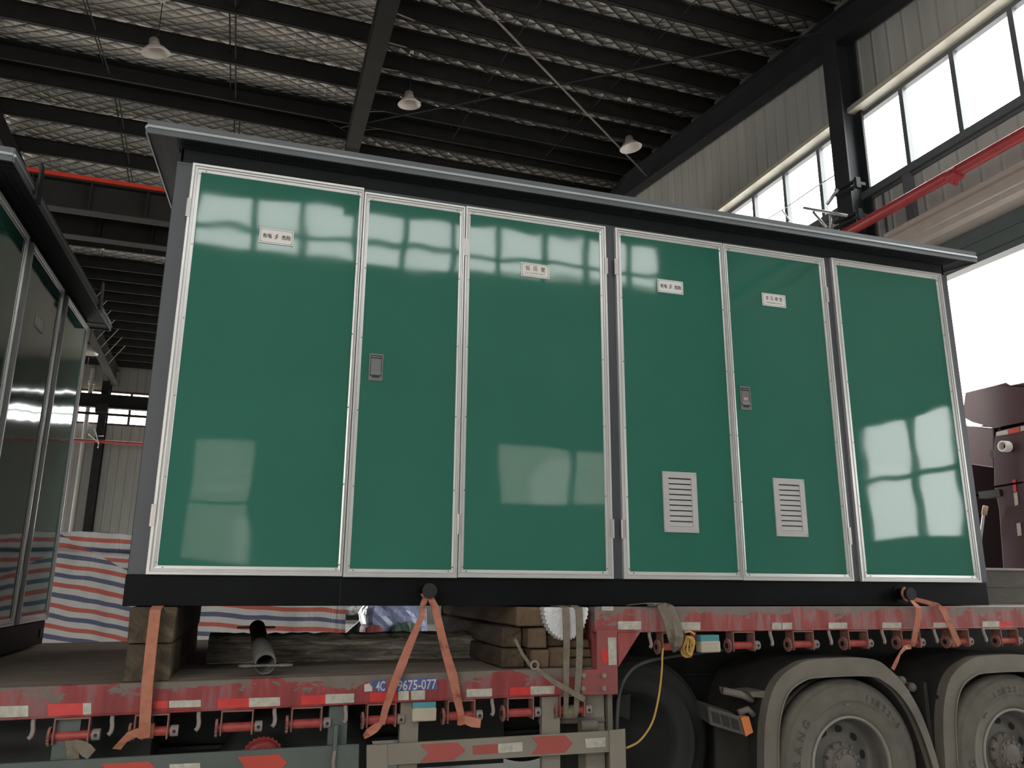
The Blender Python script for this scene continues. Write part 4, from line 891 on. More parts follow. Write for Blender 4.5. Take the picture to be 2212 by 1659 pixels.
# wheels
def mk_wheel(text_r, dark=False):
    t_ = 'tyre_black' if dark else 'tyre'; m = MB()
    prof = [(0.03, 0.288), (0.012, 0.30), (0.0, 0.325), (-0.010, 0.36), (-0.014, 0.392), (-0.018, 0.394), (-0.018, 0.402), (-0.013, 0.404), (-0.012, 0.445), (-0.004, 0.462), (0.000, 0.470), (0.000, 0.478), (0.010, 0.490), (0.022, 0.497), (0.024, 0.508), (0.045, 0.520), (0.10, 0.525)]
    prof += [(0.105, 0.512), (0.115, 0.512), (0.12, 0.525), (0.17, 0.526), (0.175, 0.512), (0.185, 0.512), (0.19, 0.525), (0.25, 0.520), (0.275, 0.495), (0.30, 0.45), (0.30, 0.33), (0.27, 0.288)]
    m.lathe(prof, (0, 0, 0), (0, 1, 0), 72, t_)
    if not dark: m.box(-0.035, 0.005, -0.0185, -0.010, 0.362, 0.376, 'hub')
    ty = m.build('wheel', tr)
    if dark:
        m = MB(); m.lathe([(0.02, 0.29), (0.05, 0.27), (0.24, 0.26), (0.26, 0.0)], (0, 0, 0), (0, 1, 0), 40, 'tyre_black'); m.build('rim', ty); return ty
    m = MB(); m.lathe([(0.03, 0.300), (0.006, 0.298), (0.0, 0.290), (0.006, 0.282), (0.02, 0.279)], (0, 0, 0), (0, 1, 0), 64, 'rim_edge'); m.build('rim_flange', ty)
    m = MB(); m.lathe([(0.02, 0.279), (0.045, 0.270), (0.075, 0.268), (0.13, 0.262), (0.150, 0.250), (0.155, 0.235), (0.148, 0.20), (0.140, 0.15), (0.130, 0.112), (0.130, 0.0)], (0, 0, 0), (0, 1, 0), 64, 'rim')
    for i in range(10):
        a = 2*PI*(i+0.3)/10; c_ = (0.198*math.cos(a), 0.1465, 0.198*math.sin(a)); pts = []
        u = Vector((math.cos(a), 0, math.sin(a))); v = Vector((-math.sin(a), 0, math.cos(a)))
        vs = [Vector(c_)+u*0.022*math.cos(k*PI/9)+v*0.030*math.sin(k*PI/9)+Vector((0, -0.002, 0)) for k in range(18)]
        m.add(vs, [tuple(range(18))], 'black')
    m.build('rim', ty)
    m = MB(); m.lathe([(0.130, 0.125), (0.105, 0.125), (0.100, 0.118), (0.085, 0.100), (0.080, 0.096), (0.068, 0.092), (0.062, 0.088), (0.060, 0.066), (0.050, 0.064), (0.046, 0.058), (0.044, 0.0)], (0, 0, 0), (0, 1, 0), 40, 'hub')
    for i in range(10):
        a = 2*PI*i/10; m.cyl((0.078*math.cos(a), 0.070, 0.078*math.sin(a)), (0.078*math.cos(a), 0.050, 0.078*math.sin(a)), 0.0105, n=10, mat='hub')
        m.cyl((0.116*math.cos(a+0.3), 0.13, 0.116*math.sin(a+0.3)), (0.116*math.cos(a+0.3), 0.085, 0.116*math.sin(a+0.3)), 0.012, n=8, mat='rim')
    m.build('hub', ty)
    m = MB(); R_ = 0.424
    def arc(txt, a0, da, h):
        for i, ch in enumerate(txt):
            if ch == ' ': continue
            p_ = math.radians(a0+da*i); o_ = (math.sin(p_), 0, math.cos(p_))
            m.text(ch, (R_*o_[0], -0.0145, R_*o_[2]), h if ch != '.' else 0.010, (math.cos(p_), 0, -math.sin(p_)), o_, 'tyre_text', None, 0.001, bold=0.03)
    arc('12R22.5', 19, 6.4, 0.042); m.build('tyre_size_lettering', ty); m = MB(); arc('NSANG', -96, 11.0, 0.054)
    m.build('tyre_lettering', ty); return ty
WX, WZ_, WY = 3.675, 0.522, -0.06
wh = mk_wheel(0.42); wh.location = Vector((WX, WY, WZ_))-tr.location
w2 = copy_tree(wh, tr); w2.location = Vector((WX+1.352, WY, WZ_-0.004))-tr.location; w2.rotation_euler = (0, math.radians(-42), 0)
w3 = copy_tree(wh, tr); w3.location = Vector((WX+2.704, WY, WZ_-0.004))-tr.location; w3.rotation_euler = (0, math.radians(70), 0)
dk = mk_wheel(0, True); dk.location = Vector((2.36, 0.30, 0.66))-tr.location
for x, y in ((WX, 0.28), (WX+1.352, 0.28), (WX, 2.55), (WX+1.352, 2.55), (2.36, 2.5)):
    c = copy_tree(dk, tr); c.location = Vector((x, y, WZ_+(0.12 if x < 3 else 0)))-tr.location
for x in (2.36, WX, WX+1.352):
    m = MB(); m.cyl((x, 0.62, 0.53+(0.13 if x < 3 else 0)), (x, 2.8, 0.53+(0.13 if x < 3 else 0)), 0.07, n=14, mat='black'); TP('axle', m)
m = MB(); m.box(2.55, 3.25, 0.72, 0.76, 0.15, 1.32, 'black'); TP('added_dark_panel', m)  # black sheet added to cover bright floor between wheel and mudguard
# spare wheel with red rim slung under the deck
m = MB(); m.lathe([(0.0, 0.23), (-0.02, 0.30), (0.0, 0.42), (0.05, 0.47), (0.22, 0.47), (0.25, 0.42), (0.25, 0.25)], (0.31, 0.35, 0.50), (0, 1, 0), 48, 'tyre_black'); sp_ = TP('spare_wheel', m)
m = MB(); p = PY(566, 1640, 0.15); pr = []
for i in range(28):
    t = 2*PI*i/28; pr += [(p.x+0.115*math.cos(t), p.z+0.115*math.sin(t)), (p.x+0.105*math.cos(t+0.11), p.z+0.105*math.sin(t+0.11))]
m.prism(pr, 'y', 0.15, 0.165, 'red_winch'); m.lathe([(0, 0.10), (-0.03, 0.09), (-0.03, 0.06), (-0.01, 0.04), (-0.01, 0.0)], (p.x, 0.15, p.z), (0, 1, 0), 32, 'red_winch'); TP('brake_drum', m)
# mudguards
def mk_fender():
    inn = [(-0.60, -0.35), (-0.575, 0.10), (-0.545, 0.30), (-0.475, 0.445), (-0.36, 0.515), (-0.24, 0.535), (0.13, 0.535), (0.25, 0.50), (0.37, 0.41), (0.47, 0.26), (0.545, 0.05), (0.60, -0.20), (0.625, -0.35)]
    wd_ = [0.10, 0.10, 0.10, 0.105, 0.105, 0.11, 0.11, 0.095, 0.075, 0.062, 0.055, 0.05, 0.05]
    def cr(P, k):
        o_ = []
        for i in range(len(P)-1):
            p0, p1, p2, p3 = P[max(i-1, 0)], P[i], P[i+1], P[min(i+2, len(P)-1)]
            for j in range(k):
                t = j/k; o_.append(tuple(0.5*((2*b)+(-a+c)*t+(2*a-5*b+4*c-d)*t*t+(-a+3*b-3*c+d)*t**3) for a, b, c, d in zip(p0, p1, p2, p3)))
        o_.append(P[-1]); return o_
    wd_ = [q_[0] for q_ in cr([(w,) for w in wd_], 4)]; inn = cr(inn, 4)
    out = []
    for i, p_ in enumerate(inn):
        a = Vector(inn[max(i-1, 0)]); b = Vector(inn[min(i+1, len(inn)-1)]); d = (b-a).normalized(); nn = Vector((-d.y, d.x)); out.append((p_[0]+nn.x*wd_[i], p_[1]+nn.y*wd_[i]))
    m = MB()
    for i in range(len(inn)-1):
        q = [inn[i], inn[i+1], out[i+1], out[i]]; mid = [((inn[j][0]+out[j][0]*2)/3, (inn[j][1]+out[j][1]*2)/3) for j in (i, i+1)]
        m.prism(q, 'y', -0.055, -0.035, 'fender')
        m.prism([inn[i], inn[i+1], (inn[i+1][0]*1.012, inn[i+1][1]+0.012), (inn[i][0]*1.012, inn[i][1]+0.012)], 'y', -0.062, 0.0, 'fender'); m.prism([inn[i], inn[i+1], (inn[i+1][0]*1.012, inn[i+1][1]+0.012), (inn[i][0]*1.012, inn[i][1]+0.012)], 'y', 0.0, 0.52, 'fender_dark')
        m.prism([mid[0], mid[1], out[i+1], out[i]], 'y', -0.035, 0.02, 'fender'); m.prism([mid[0], mid[1], out[i+1], out[i]], 'y', 0.02, 0.62, 'fender_dark')  # behind the front band the darker copy paints in the shade
    return m.build('mudguard', tr)
fd = mk_fender(); fd.location = Vector((WX, -0.055, 0.525))-tr.location
for k in (1, 2):
    c = fd.copy(); C.objects.link(c); c.parent = tr; c.location = Vector((WX+1.352*k, -0.055, 0.52))-tr.location
m = MB(); m.box(4.33, 4.36, -0.02, 0.45, 0.25, 1.0, 'fender_dark'); m.box(4.40, 4.43, -0.06, 0.4, 0.25, 0.92, 'fender_dark'); m.box(4.36, 4.40, 0.1, 0.14, 0.75, 0.95, 'fender'); TP('mud_flap', m, bevel=0.006)
for (x, y, z, r, l) in ((4.155, -0.02, 1.015, 0.028, 0.30), (4.18, -0.02, 0.945, 0.020, 0.20), (4.27, 0.02, 0.965, 0.030, 0.12)):
    m = MB(); m.cyl((x, y, z), (x+0.02, y+l, z), r, n=16, mat='fender'); m.lathe([(0, r), (-0.012, r*0.8), (-0.018, 0.001)], (x, y, z), (0, 1, 0), 16, 'fender'); TP('mudguard_stay', m)
# lamp cluster and flap in front of the first mudguard
a = PY(1528, 1526, -0.06); b = PY(1600, 1550, -0.12); c = PY(1610, 1590, -0.12); d = PY(1534, 1566, -0.06)
m = MB(); vv = Vector((0.05, 0.22, 0.01)); m.hexa([d, c, c+vv, d+vv, a, b, b+vv, a+vv], 'lampgrime')
tl = TP('lamp_cluster', m, bevel=0.006)
m = MB(); e1 = PY(1600, 1550, -0.121); e2 = PY(1618, 1548, -0.10); e3 = PY(1627, 1582, -0.10); e4 = PY(1611, 1591, -0.121); vv = Vector((0.01, 0.06, 0)); m.hexa([e4, e3, e3+vv, e4+vv, e1, e2, e2+vv, e1+vv], 'amber'); TP('amber_lens', m, tl)
m = MB()
for k in range(3):
    f0, f1 = 0.10+0.28*k, 0.32+0.28*k; q = [d.lerp(c, f0).lerp(a.lerp(b, f0), 0.2), d.lerp(c, f1).lerp(a.lerp(b, f1), 0.2), d.lerp(c, f1).lerp(a.lerp(b, f1), 0.8), d.lerp(c, f0).lerp(a.lerp(b, f0), 0.8)]
    o_ = Vector((0, -0.004, 0)); m.hexa([q[0]+o_, q[1]+o_, q[1]+o_*0.2, q[0]+o_*0.2, q[3]+o_, q[2]+o_, q[2]+o_*0.2, q[3]+o_*0.2], 'black')
TP('lamp_windows', m, tl)
m = MB(); m.tube([PY(1562, 1492, 0.02), PY(1600, 1500, 0.0), PY(1625, 1512, 0.0)], 0.022, 10, 'fender'); m.tube([PY(1595, 1540, 0.0), PY(1615, 1532, 0.0), PY(1628, 1545, 0.0)], 0.020, 10, 'fender')
m.prism(poly([(1562, 1484), (1612, 1494), (1612, 1512), (1566, 1500)], 0.05), 'y', 0.05, 0.10, 'fender'); m.prism(poly([(1620, 1495), (1660, 1492), (1655, 1508), (1626, 1506)], -0.04), 'y', -0.04, 0.15, 'fender'); TP('lamp_bracket', m)
m = MB(); m.prism(poly([(1545, 1566), (1640, 1590), (1642, 1720), (1548, 1720)], 0.06), 'y', 0.06, 0.08, 'fender_dark'); TP('mud_flap', m)

# ================================================================== TIMBERS AND LOAD ITEMS ON THE DECK
def thing(name, mb, label, cat, group=None, bevel=0.0, seg=1): return tag(mb.build(name, bevel=bevel, seg=seg), label, cat, group)
def block(x0, x1, y0, y1, z0, z1, mat, j=0.006, seed=0):
    r = random.Random(seed); m = MB(); n_ = 8; vs = []
    for i in range(n_+1):
        y = y0+(y1-y0)*i/n_
        for (x, z) in ((x0, z0), (x1, z0), (x1, z1), (x0, z1)):
            vs.append((x+r.uniform(-j, j), y+(r.uniform(-j, j) if i in (0, n_) else 0), z+(r.uniform(-j, j)*0.4 if z == z1 else 0)))
    fs = [(0, 1, 2, 3), tuple(n_*4+k for k in (3, 2, 1, 0))]
    for i in range(n_):
        for k in range(4): fs.append((i*4+k, i*4+(k+1) % 4, (i+1)*4+(k+1) % 4, (i+1)*4+k))
    m.add(vs, fs, mat); return m
dz = 0.0
thing('timber_sleeper', block(-0.583, -0.376, -0.045, 2.05, 1.135, 1.315, 'sleeper', 0.006, 1), 'lower dark wooden sleeper at the left end under the cabinet', 'timber', 'two sleepers under the orange strap', bevel=0.006, seg=2)
thing('timber_sleeper', block(-0.589, -0.372, -0.052, 2.05, 1.318, 1.492, 'sleeper', 0.005, 2), 'upper dark wooden sleeper at the left end, touching the cabinet base', 'timber', 'two sleepers under the orange strap', bevel=0.006, seg=2)
tg = 'timber blocks stacked against the trailer step'
def tb(x0, x1, y0, z0, z1, lab, seed, mat='timber', y1=1.9, j=0.007): thing('timber_block', block(x0, x1, y0, y1, z0, z1, mat, j, seed), lab, 'timber', tg, bevel=0.008, seg=1)
tb(1.540, 1.655, -0.045, 1.152, 1.255, 'lower pale timber end with dark knots, beside the grey straps', 3)
tb(1.528, 1.645, -0.040, 1.262, 1.372, 'middle pale timber end with a dark crack', 4)
tb(1.455, 1.640, -0.045, 1.383, 1.490, 'topmost light brown timber, left of the crumpled white sheet', 5)
tb(1.385, 1.530, 0.02, 1.152, 1.255, 'darker timber on the deck, left in the lowest row', 6, 'sleeper')
tb(1.400, 1.518, 0.05, 1.262, 1.374, 'darker timber set back in the middle row', 7, 'sleeper')
tb(1.663, 1.760, -0.030, 1.152, 1.262, 'brown block behind the left grey strap, lowest', 8)
tb(1.660, 1.765, -0.010, 1.268, 1.330, 'brown block behind the left grey strap, second up', 9, 'sleeper')
tb(1.770, 1.925, -0.035, 1.152, 1.200, 'short plank end by the red step plate, bottom one', 10)
tb(1.768, 1.920, -0.035, 1.206, 1.252, 'short plank end by the red step plate, second up', 11)
tb(1.766, 1.915, -0.030, 1.258, 1.305, 'short plank end by the red step plate, third up', 12)
tb(1.770, 1.915, 0.02, 1.335, 1.488, 'dark block hidden behind the crumpled white sheet', 13, 'sleeper')
# weathered long timber
m = MB(); n_ = 40; vs = []; r = random.Random(5)
for i in range(n_+1):
    x = -0.24+1.95*i/n_
    for (y, z) in ((0.76, 1.139), (0.985, 1.139), (0.99, 1.28), (0.93, 1.305), (0.80, 1.300), (0.755, 1.27), (0.75, 1.22), (0.762, 1.18)):
        vs.append((x, y+r.uniform(-0.006, 0.006), z+(r.uniform(-0.008, 0.008) if z > 1.14 else 0.008*i/n_)))
fs = [tuple(range(8)), tuple(n_*8+k for k in range(7, -1, -1))]+[(i*8+k, i*8+(k+1) % 8, (i+1)*8+(k+1) % 8, (i+1)*8+k) for i in range(n_) for k in range(8)]
m.add(vs, fs, 'log'); thing('weathered_beam', m, 'long weathered dark timber lying on the deck under the cabinet', 'timber')
# steel pipe with flat ears
pr_ = empty('steel_pipe', (0.085, 0.06, 1.139), 0, 'short old steel pipe with a flat eared plate at each end, lying on the deck', 'pipe')
def L_(mb): return off(mb, pr_)
a = Vector((0.088, 0.045, 1.197)); b = Vector((0.035, 0.70, 1.352)); d = (b-a).normalized()
m = MB(); m.lathe([(0.0, 0.056), (0.30, 0.056), (0.305, 0.050), (0.305, 0.046), (0.672, 0.046), (0.672, 0.040), (0.0, 0.048)], a, d, 32, 'pipe_steel', closed=True); L_(m).build('tube', pr_)
def ear(c, hw, hd, nm):
    m = MB(); n_ = 40; o_, i_ = [], []
    for k in range(n_):
        t = 2*PI*k/n_; o_.append((c.x+hw*math.cos(t), c.y+hd*abs(math.sin(t))**0.8*(1 if math.sin(t) > 0 else -1)))
    def slab(pts, z0, z1): m.prism(pts, 'z', z0, z1, 'pipe_steel')
    th_ = 0.005
    for side in (-1, 1):
        cx = c.x+side*hw*0.68; R1, R2 = 0.044, 0.020
        for k in range(20):
            t0, t1 = 2*PI*k/20, 2*PI*(k+1)/20
            slab([(cx+R1*math.cos(t0), c.y+R1*0.8*math.sin(t0)), (cx+R1*math.cos(t1), c.y+R1*0.8*math.sin(t1)), (cx+R2*1.3*math.cos(t1), c.y+R2*0.8*math.sin(t1)), (cx+R2*1.3*math.cos(t0), c.y+R2*0.8*math.sin(t0))], c.z-th_, c.z+th_)
    slab([(c.x-hw*0.45, c.y-0.024), (c.x+hw*0.45, c.y-0.024), (c.x+hw*0.45, c.y+0.024), (c.x-hw*0.45, c.y+0.024)], c.z-th_, c.z+th_)
    off(m, pr_).build(nm, pr_)
ear(Vector((0.09, 0.035, 1.194)), 0.140, 0.03, 'eared_plate'); ear(Vector((0.030, 0.715, 1.352)), 0.100, 0.03, 'eared_plate')
# crumpled white sheet with a scalloped edge under the grey straps
m = MB(); vs = []; n_ = 44; cx, cz = 1.738, 1.490
r = random.Random(3)
ringp = []
for i in range(n_+1):
    t = PI+PI*i/n_; sc = 1.0+(0.045 if i % 2 else -0.02)+r.uniform(-0.012, 0.012)
    ringp.append((cx+0.135*sc*math.cos(t), cz+0.178*sc*math.sin(t)))
lay = [(-0.108, 1.0), (-0.113, 0.92), (-0.112, 0.6), (-0.114, 0.3)]
for (y, k_) in lay:
    for ii_, (x, z) in enumerate(ringp):
        if k_ < 1.0:
            t = PI+PI*ii_/n_; x, z = cx+0.135*math.cos(t), cz+0.178*math.sin(t)
        vs.append((cx+(x-cx)*k_, y+r.uniform(-0.0015, 0.0015), cz+(z-cz)*k_))
c0 = len(vs); vs.append((cx, -0.118, cz)); M1 = n_+1
fs = [(l*M1+i, l*M1+i+1, (l+1)*M1+i+1, (l+1)*M1+i) for l in range(3) for i in range(n_)]+[(3*M1+i, 3*M1+i+1, c0) for i in range(n_)]
bk = len(vs)
for (x, z) in ringp: vs.append((x, -0.03, z))
fs += [(i, bk+i, bk+i+1, i+1) for i in range(n_)]; fs.append(tuple(bk+i for i in range(n_+1)))
m.add(vs, fs, 'white_bag'); thing('crumpled_sheet', m, 'white crumpled round sheet with a ragged edge held by two grey straps', 'sheet')
# planks at the right end behind the cabinet
for (z0, z1, lab) in ((1.494, 1.617, 'lower long grey brown plank standing on edge at the right end of the deck'), (1.620, 1.745, 'upper long grey brown plank on edge at the right end of the deck')):
    thing('edge_plank', block(5.12, 8.4, 0.30, 0.36, z0, z1, 'plank_dark', 0.003, int(z0*1000)), lab, 'timber', 'planks behind the right end of the cabinet')
m = MB(); m.box(5.12, 8.4, 0.29, 0.38, 1.748, 1.765, 'dust_steel'); thing('edge_strip', m, 'pale thin strip capping the planks at right', 'strip')
# ------------------------------------------------------------------ straps and ropes
def P3(l): return [PY(px, py, y) for px, py, y in l]
XW = (1, 0, 0)
s1 = empty('ratchet_strap', (-0.45, -0.14, 0.85), 0, 'orange webbing strap hanging straight down over the two sleepers at left', 'strap')
m = MB(); m.ribbon([(-0.462, 0.05, 1.496), (-0.463, -0.05, 1.497), (-0.466, -0.10, 1.480)]+P3([(326, 1400, -0.125), (318, 1480, -0.135), (313, 1560, -0.125), (311, 1594, -0.10)])+[(-0.440, -0.045, 0.872)], 0.052, XW, 0.004, 'strap'); off(m, s1).build('webbing', s1)
m = MB(); m.cyl((-0.468, -0.052, 0.908), (-0.415, -0.052, 0.908), 0.034, n=18, mat='strap'); off(m, s1).build('wound_turns', s1)
m = MB(); m.ribbon(P3([(312, 1588, -0.09), (295, 1583, -0.12), (275, 1592, -0.15), (262, 1606, -0.15), (252, 1618, -0.14)]), [0.045, 0.040, 0.048, 0.046, 0.044], [(0.3, 0, 1), (0.3, 0.3, 1), (0.5, 0, 0.9), (0.7, 0, 0.7), (0.8, 0, 0.6)], 0.004, 'strap'); off(m, s1).build('loose_tail', s1)
s2 = empty('ratchet_strap', (0.9, -0.12, 0.9), 0, 'soiled orange strap hung as an inverted V from the middle lifting pin', 'strap')
m = MB(); m.ribbon(P3([(921, 1288, -0.09), (914, 1305, -0.13), (912, 1330, -0.15), (888, 1385, -0.15), (868, 1435, -0.15), (850, 1480, -0.14), (833, 1530, -0.125), (824, 1565, -0.10)]), [0.03, 0.032, 0.030, 0.042, 0.048, 0.044, 0.038, 0.034], [(1, 0, 0.2), (1, 0, 0.3), (0.9, 0.2, 0.3), (1, 0, 0.3), (1, 0, 0.3), (1, 0, 0.3), (1, 0, 0.2), (1, 0, 0)], 0.004, 'strap_dirty'); off(m, s2).build('left_leg', s2)
m = MB(); m.ribbon(P3([(928, 1288, -0.09), (940, 1312, -0.13), (951, 1360, -0.15), (963, 1410, -0.15), (978, 1460, -0.145), (988, 1510, -0.13), (996, 1545, -0.11), (993, 1566, -0.09)]), [0.036, 0.042, 0.044, 0.046, 0.052, 0.044, 0.036, 0.030], XW, 0.004, 'strap_dirty'); off(m, s2).build('right_leg', s2)
m = MB(); m.tube([(0.927+0.041*math.cos(t*PI/8), -0.085, 1.580+0.041*math.sin(t*PI/8)) for t in range(9, 15)], 0.008, 8, 'strap_dirty'); off(m, s2).build('pin_loop', s2)
m = MB(); m.ribbon(P3([(826, 1562, -0.10), (812, 1572, -0.13), (796, 1583, -0.14), (786, 1592, -0.13)]), [0.030, 0.046, 0.042, 0.026], [(0.5, 0, 1), (0.6, 0.3, 1), (0.6, 0, 1), (0.6, 0, 1)], 0.004, 'strap_dirty'); off(m, s2).build('loose_tail', s2)
m = MB(); m.ribbon(P3([(990, 1562, -0.10), (1004, 1555, -0.13), (1020, 1560, -0.14), (1038, 1563, -0.13)]), [0.030, 0.044, 0.050, 0.044], [(0, 0.2, 1)]*4, 0.004, 'strap_dirty'); off(m, s2).build('loose_tail', s2)
s3 = empty('ratchet_strap', (4.25, -0.12, 1.2), 0, 'orange strap looped on the right lifting pin and over the deck edge', 'strap')
m = MB(); m.ribbon(P3([(1965, 1293, -0.09), (1975, 1304, -0.11), (1985, 1313, -0.13), (1983, 1335, -0.135), (1977, 1370, -0.125), (1971, 1396, -0.10)]), [0.03, 0.045, 0.055, 0.050, 0.046, 0.042], [(1, 0, -0.5), (1, 0, -0.3), XW, XW, XW, XW], 0.004, 'strap_dirty'); off(m, s3).build('left_leg', s3)
m = MB(); m.ribbon(P3([(1966, 1292, -0.08), (1995, 1299, -0.09), (2025, 1308, -0.115), (2037, 1318, -0.13), (2052, 1350, -0.13), (2064, 1376, -0.12), (2073, 1394, -0.10)]), [0.026, 0.028, 0.036, 0.048, 0.050, 0.046, 0.036], [(0.3, 0, 1), (0.4, 0, 1), (0.7, 0, 0.6), (1, 0, 0.3), (1, 0, 0.3), (1, 0, 0.2), (1, 0, 0.2)], 0.004, 'strap_dirty'); off(m, s3).build('right_leg', s3)
m = MB(); m.tube([(4.215+0.043*math.cos(t*PI/8), -0.085, 1.573+0.043*math.sin(t*PI/8)) for t in range(5, 13)], 0.009, 8, 'strap_dirty'); off(m, s3).build('pin_loop', s3)
m = MB(); m.ribbon(P3([(1968, 1396, -0.10), (1955, 1399, -0.13), (1944, 1412, -0.14), (1936, 1430, -0.13), (1928, 1446, -0.12)]), [0.034, 0.026, 0.024, 0.030, 0.028], [(0.3, 0, 1), (0.3, 0.5, 1), (1, 0.3, 0.2), XW, XW], 0.004, 'strap_dirty'); off(m, s3).build('loose_tail', s3)
m = MB(); m.cyl((4.53, -0.052, 1.259), (4.60, -0.052, 1.257), 0.036, n=18, mat='strap_dirty'); off(m, s3).build('wound_turns', s3)
s7 = empty('ratchet_strap', (-0.78, -0.1, 0.6), 0, 'short brown strap tails dangling under the leftmost winch near the red arrow', 'strap')
m = MB(); m.ribbon(P3([(150, 1592, -0.05), (156, 1612, -0.08), (158, 1640, -0.08), (157, 1690, -0.08)]), [0.045, 0.05, 0.052, 0.05], XW, 0.004, 'strap_grey'); off(m, s7).build('hanging_tail', s7)
m = MB(); m.ribbon(P3([(160, 1604, -0.08), (176, 1612, -0.10), (188, 1622, -0.11), (198, 1630, -0.11)]), [0.03, 0.05, 0.058, 0.05], [(0.3, 0, 1), (0.5, 0.2, 1), (0.6, 0, 1), (0.6, 0, 1)], 0.004, 'strap_grey'); off(m, s7).build('loose_tail', s7)
# grey straps over the white sheet
def gstrap(pts, w, lab, x):
    m = MB(); m.ribbon(P3(pts), w, XW, 0.004, 'strap_grey'); return m
s4 = empty('ratchet_strap', (1.76, -0.15, 0.9), 0, 'pair of grey brown straps coming down side by side over the white sheet', 'strap')
m = MB(); m.ribbon([(1.70, 0.02, 1.494), (1.715, -0.08, 1.498)]+P3([(1222, 1312, -0.135), (1223, 1345, -0.140), (1224, 1380, -0.135), (1223, 1450, -0.125), (1223, 1510, -0.12), (1222, 1545, -0.09)]), [0.04, 0.04, 0.042, 0.042, 0.040, 0.036, 0.030, 0.024], XW, 0.005, 'strap_grey'); off(m, s4).build('webbing', s4)
m = MB(); m.ribbon([(1.79, 0.02, 1.494), (1.795, -0.08, 1.498)]+P3([(1250, 1314, -0.135), (1252, 1345, -0.140), (1252, 1400, -0.130), (1250, 1450, -0.125), (1246, 1510, -0.12), (1244, 1545, -0.09)]), [0.045, 0.045, 0.045, 0.043, 0.040, 0.040, 0.034, 0.026], XW, 0.005, 'strap_grey'); off(m, s4).build('webbing', s4)
m = MB(); m.cyl((1.73, -0.052, 0.913), (1.81, -0.052, 0.913), 0.038, n=18, mat='strap_grey'); off(m, s4).build('wound_turns', s4)
s5 = empty('tie_strap', (1.75, -0.14, 1.0), 0, 'thin grey strap with a ring, slanting down across the red side beam', 'strap')
m = MB(); m.ribbon(P3([(1112, 1380, -0.055), (1128, 1412, -0.060), (1146, 1438, -0.065)]), [0.018, 0.018, 0.02], XW, 0.004, 'strap_grey'); off(m, s5).build('upper_cord', s5)
m = MB(); p = PY(1154, 1437, -0.075); m.lathe([(-0.006+0.006*math.cos(t*PI/6), 0.022+0.007*math.sin(t*PI/6)) for t in range(12)], p, (0, 1, 0), 24, 'dust_steel', closed=True); off(m, s5).build('ring', s5)
m = MB(); m.ribbon(P3([(1158, 1442, -0.08), (1172, 1455, -0.10), (1200, 1475, -0.15), (1232, 1493, -0.16), (1262, 1511, -0.12)]), [0.02, 0.024, 0.028, 0.030, 0.030], [(0.4, 0, 1)]*5, 0.006, 'strap_grey'); off(m, s5).build('lower_cord', s5)
# grey bundle on the step corner
s6 = empty('ratchet_strap', (2.38, -0.14, 1.25), 0, 'grey strap bunched over the upper deck edge next to the yellow rope', 'strap')
m = MB(); m.ribbon([(2.18, 0.0, 1.499)]+P3([(1393, 1303, -0.10), (1420, 1305, -0.12)]), [0.02, 0.03, 0.03], (0, 1, 0), 0.004, 'strap_grey'); off(m, s6).build('flat_end', s6)
for k, (w, pts) in enumerate(((0.05, [(1420, 1303, -0.05), (1430, 1306, -0.12), (1440, 1330, -0.14), (1450, 1360, -0.15), (1455, 1390, -0.13), (1456, 1408, -0.09)]), (0.055, [(1432, 1303, -0.04), (1446, 1310, -0.11), (1460, 1340, -0.15), (1468, 1375, -0.17), (1464, 1395, -0.15), (1457, 1408, -0.10)]), (0.03, [(1412, 1308, -0.05), (1424, 1309, -0.12), (1437, 1340, -0.145), (1447, 1378, -0.15), (1453, 1405, -0.10)]))):
    m = MB(); m.ribbon(P3(pts), [w*0.6]+[w]*(len(pts)-2)+[w*0.35], [(1, 0.25*(k-1), 0.1)]*len(pts), 0.005, 'strap_grey'); off(m, s6).build('webbing', s6)
m = MB(); m.prism([(2.27, -0.09), (2.31, -0.10), (2.36, -0.06), (2.30, -0.02)], 'z', 1.495, 1.515, 'strap_grey'); off(m, s6).build('folded_corner', s6)
m = MB(); cpt = PY(1489, 1396, -0.10); pts = []
for i in range(90):
    t = i*2*PI/18; k = i/90; pts.append((cpt.x+0.035*math.cos(t)*(0.8+0.3*math.sin(i*0.7))+0.012*math.sin(i*0.31)-0.01, -0.10+0.03*math.sin(t*0.5+k*5), cpt.z+0.052*math.sin(t)+0.010*math.cos(i*0.23)))
m.tube(pts, 0.0065, 6, 'rope_y'); m.tube(P3([(1478, 1366, -0.13), (1490, 1364, -0.12), (1500, 1370, -0.11)]), 0.007, 6, 'rope_y')
thing('rope_coil', m, 'tangled coil of yellow rope hanging on the first upper winch', 'rope')
m = MB(); m.tube(P3([(1433, 1398, -0.08), (1431, 1412, -0.09), (1430, 1440, -0.09), (1427, 1475, -0.09), (1421, 1515, -0.09), (1411, 1555, -0.09), (1396, 1583, -0.09), (1377, 1604, -0.085), (1352, 1616, -0.08)]), 0.0062, 8, 'rope_y', 6)
thing('hanging_rope', m, 'single yellow cord looping down to the end of the beige guard rail', 'rope')
